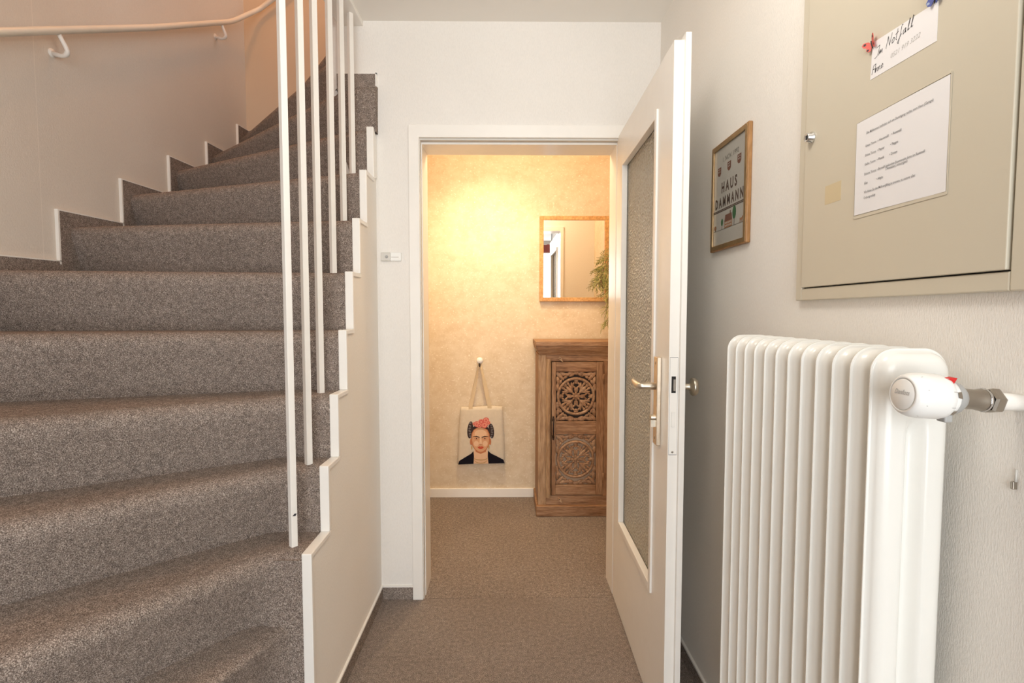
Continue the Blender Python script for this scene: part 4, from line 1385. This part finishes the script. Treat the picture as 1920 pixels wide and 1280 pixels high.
def fret(xa, xb, za, zb):
    m = MB()
    cx, cz = (xa + xb) / 2, (za + zb) / 2
    y = DY0 + 0.009
    mm = M['carved']
    def leaf(x, z, L, Wd, ang_, dy=0.0, th=0.006):
        R = Matrix.Rotation(-ang_, 3, 'Y')
        m.ellipsoid((x, y + dy, z), (L * 1.06, th, Wd * 1.22), mm, R, 10, 6)
    # ring
    Ro, Ri = 0.118, 0.100
    n = 48
    vs, fs = [], []
    sec_ = [(Ri, 0.006), (Ri + 0.002, -0.006), ((Ro + Ri) / 2, -0.009), (Ro - 0.002, -0.006), (Ro, 0.006)]
    for i in range(n):
        a = 2 * PI * i / n
        for r, d in sec_:
            vs.append((cx + r * math.cos(a), y + d, cz + r * math.sin(a)))
    for i in range(n):
        for j in range(4):
            fs.append((i * 5 + j, ((i + 1) % n) * 5 + j, ((i + 1) % n) * 5 + j + 1, i * 5 + j + 1))
    m.add(vs, fs, mm, True)
    # rosette
    m.ellipsoid((cx, y - 0.005, cz), (0.012, 0.007, 0.012), mm)
    for i in range(8):
        a = i * PI / 4
        leaf(cx + 0.019 * math.cos(a), cz + 0.019 * math.sin(a), 0.012, 0.0065, a, -0.002)
    for i in range(4):
        a = i * PI / 2
        ca, sa = math.cos(a), math.sin(a)
        def at(r, t):
            return (cx + r * ca - t * sa, cz + r * sa + t * ca)
        for t in (-0.007, 0.007):
            leaf(*at(0.043, t), 0.018, 0.0045, a)
        leaf(*at(0.040, 0), 0.016, 0.004, a, -0.002)
        for t, da in ((-0.016, 0.7), (0.016, -0.7)):
            leaf(*at(0.060, t * 0.9), 0.012, 0.0045, a + da * -1)
            leaf(*at(0.077, t * 1.1), 0.014, 0.0055, a + da)
        leaf(*at(0.082, 0), 0.007, 0.007, a)
        leaf(*at(0.094, 0), 0.010, 0.011, a)
        # diagonal fan
        d = a + PI / 4
        cd, sd = math.cos(d), math.sin(d)
        def dt(r, t):
            return (cx + r * cd - t * sd, cz + r * sd + t * cd)
        leaf(*dt(0.058, 0), 0.030, 0.009, d, -0.002)
        for t in (-1, 1):
            leaf(*dt(0.060, 0.013 * t), 0.026, 0.0065, d + 0.35 * t)
            leaf(*dt(0.064, 0.026 * t), 0.023, 0.006, d + 0.70 * t)
            leaf(*dt(0.090, 0.020 * t), 0.013, 0.007, d + 0.2 * t)
        leaf(*dt(0.095, 0), 0.012, 0.009, d)
    # corners
    for sxn in (-1, 1):
        for szn in (-1, 1):
            kx = xa if sxn < 0 else xb
            kz = za if szn < 0 else zb
            for (ux, uz, L, Wd, aa) in ((0.022, 0.020, 0.028, 0.0085, 0.8), (0.045, 0.014, 0.026, 0.0075, 0.25), (0.070, 0.016, 0.026, 0.0070, -0.15), (0.014, 0.050, 0.027, 0.0075, 1.35),
                                        (0.010, 0.082, 0.024, 0.0070, 1.65), (0.036, 0.034, 0.018, 0.006, 0.8), (0.094, 0.010, 0.020, 0.0075, 0.3), (0.030, 0.054, 0.013, 0.005, 1.9), (0.057, 0.031, 0.014, 0.005, -0.5)):
                leaf(kx - sxn * ux, kz - szn * uz * 1.15, L * 1.05, Wd * 1.3, -aa * 1 if sxn * szn < 0 else aa)
    for szn in (-1, 1):
        kz = za if szn < 0 else zb
        leaf(cx, kz - szn * 0.010, 0.020, 0.009, 0)
        for t in (-1, 1):
            leaf(cx + t * 0.026, kz - szn * 0.019, 0.022, 0.008, -t * szn * 0.5)
    return m
part(fret(ga, gb, 0.585, 0.889), 'carved_panel', cab)
part(fret(ga, gb, 0.191, 0.505), 'carved_panel', cab)
b = MB()
hx, hy = 0.283, DY0
b.tube([(hx, hy - 0.014, 0.495), (hx, hy - 0.018, 0.51), (hx, hy - 0.020, 0.545), (hx, hy - 0.018, 0.58), (hx, hy - 0.014, 0.595)], [0.0035, 0.0042, 0.0045, 0.0042, 0.0035], M['iron'], 10)
for z in (0.493, 0.597):
    b.ellipsoid((hx, hy - 0.008, z), (0.008, 0.009, 0.013), M['iron'])
    b.ellipsoid((hx, hy - 0.006, z + (0.014 if z > 0.55 else -0.014)), (0.005, 0.006, 0.007), M['iron'])
part(b, 'pull_handle', cab)
for z in (0.968, 0.100):
    b = MB()
    pts = [(0.318, z + 0.012), (0.328, z + 0.010), (0.331, z + 0.002), (0.342, z - 0.022), (0.334, z - 0.016), (0.320, z - 0.006), (0.313, z + 0.004)]
    b.prism(pts, 'y', FY - 0.016, FY - 0.004, M['wood_pale'])
    b.lathe([(0.0001, 0.002), (0.0028, 0.0015), (0.003, 0)], (0.322, FY - 0.016, z + 0.004), (0, -1, 0), M['iron'], 10)
    part(b, 'turn_button', cab)
for z in (0.845, 0.235):
    b = MB(); b.tube([(0.590, DY0 - 0.003, z - 0.03), (0.590, DY0 - 0.003, z + 0.03)], 0.004, M['wood_v'], 8); part(b, 'hinge', cab)

# ------------------------------------------------------------------ vestibule: sprig hanging beside the mirror
sp = thing('hanging_sprig', 'feathery green sprig hanging beside the mirror above the cabinet', 'plant', (0.735, YB - 0.07, 1.70))
rng = random.Random(11)
stemb, leafb, paleb = MB(), MB(), MB()
def frond(p0, d0, length, depth, sag):
    """a drooping stem with forked scaly twigs"""
    p, d = Vector(p0), Vector(d0).normalized()
    n = max(4, int(length / 0.016))
    step = length / n
    pts = [p.copy()]
    for i in range(n):
        d = (d + Vector((rng.uniform(-0.12, 0.12), rng.uniform(-0.08, 0.08), -sag))).normalized()
        q = p + d * step
        if q.y > YB - 0.035:
            d.y = -abs(d.y)
            q = p + d * step
        p = Vector((min(q.x, 0.752), q.y, q.z))
        pts.append(p.copy())
        if depth < 2 and i > (1 if depth == 0 else 0):
            for sg in (-1, 1):
                if rng.random() < (0.46 if depth == 0 else 0.7):
                    side = Vector((sg * -d.z, rng.uniform(-0.6, 0.1), sg * d.x))
                    frond(p, side * 0.62 + d * 0.85, (0.058 if depth == 0 else 0.024) * rng.uniform(0.6, 1.15), depth + 1, 0.04)
    r = (0.0028, 0.0023, 0.0021)[depth]
    tgt = stemb if depth == 0 else (paleb if rng.random() < 0.4 else leafb)
    mm = M['stem'] if depth == 0 else (M['leaf_pale'] if tgt is paleb else M['leaf'])
    tgt.tube(pts, [r * (1 - 0.45 * i / len(pts)) for i in range(len(pts))], mm, 5, False)
for (x, z, dx, dz, L_, sag) in ((0.745, 1.655, -1, 0.0, 0.20, 0.22), (0.750, 1.640, -1, -0.15, 0.26, 0.13), (0.748, 1.660, -1, 0.1, 0.30, 0.20),
                                (0.750, 1.600, -1, -0.5, 0.24, 0.10), (0.735, 1.640, -0.6, -0.6, 0.40, 0.14), (0.725, 1.62, -0.5, -0.8, 0.46, 0.16), (0.74, 1.58, -0.7, -0.7, 0.36, 0.12)):
    frond((x, YB - 0.085 + rng.uniform(-0.02, 0.03), z), (dx, -0.1, dz), L_, 0, sag)
part(stemb, 'stem', sp)
o = part(leafb, 'foliage', sp); o['kind'] = 'stuff'
o = part(paleb, 'foliage', sp); o['kind'] = 'stuff'; o['label'] = 'paler yellow green twig tips'
b = MB(); b.tube([(0.7595, YB - 0.085, 1.672), (0.735, YB - 0.085, 1.664)], 0.002, M['steel'], 8); b.ellipsoid((0.742, YB - 0.085, 1.650), (0.010, 0.025, 0.014), M['stem'])
part(b, 'nail', sp)

# red fabric above the entrance glass (seen only in the mirror)
b = MB()
n = 60
pts = [(-0.90 + 1.86 * i / n, YF + 0.03 + 0.008 * math.sin(i * 1.5)) for i in range(n + 1)]
b.prism(pts + [(p[0], p[1] + 0.003) for p in reversed(pts)], 'z', 2.255, 2.39, M['valance'])
b.tube([(-0.92, YF + 0.03, 2.39), (0.98, YF + 0.03, 2.39)], 0.008, M['white'], 8)
tag(b.build('curtain_valance'), 'short red valance above the bright entrance glass, seen in the mirror', 'curtain')
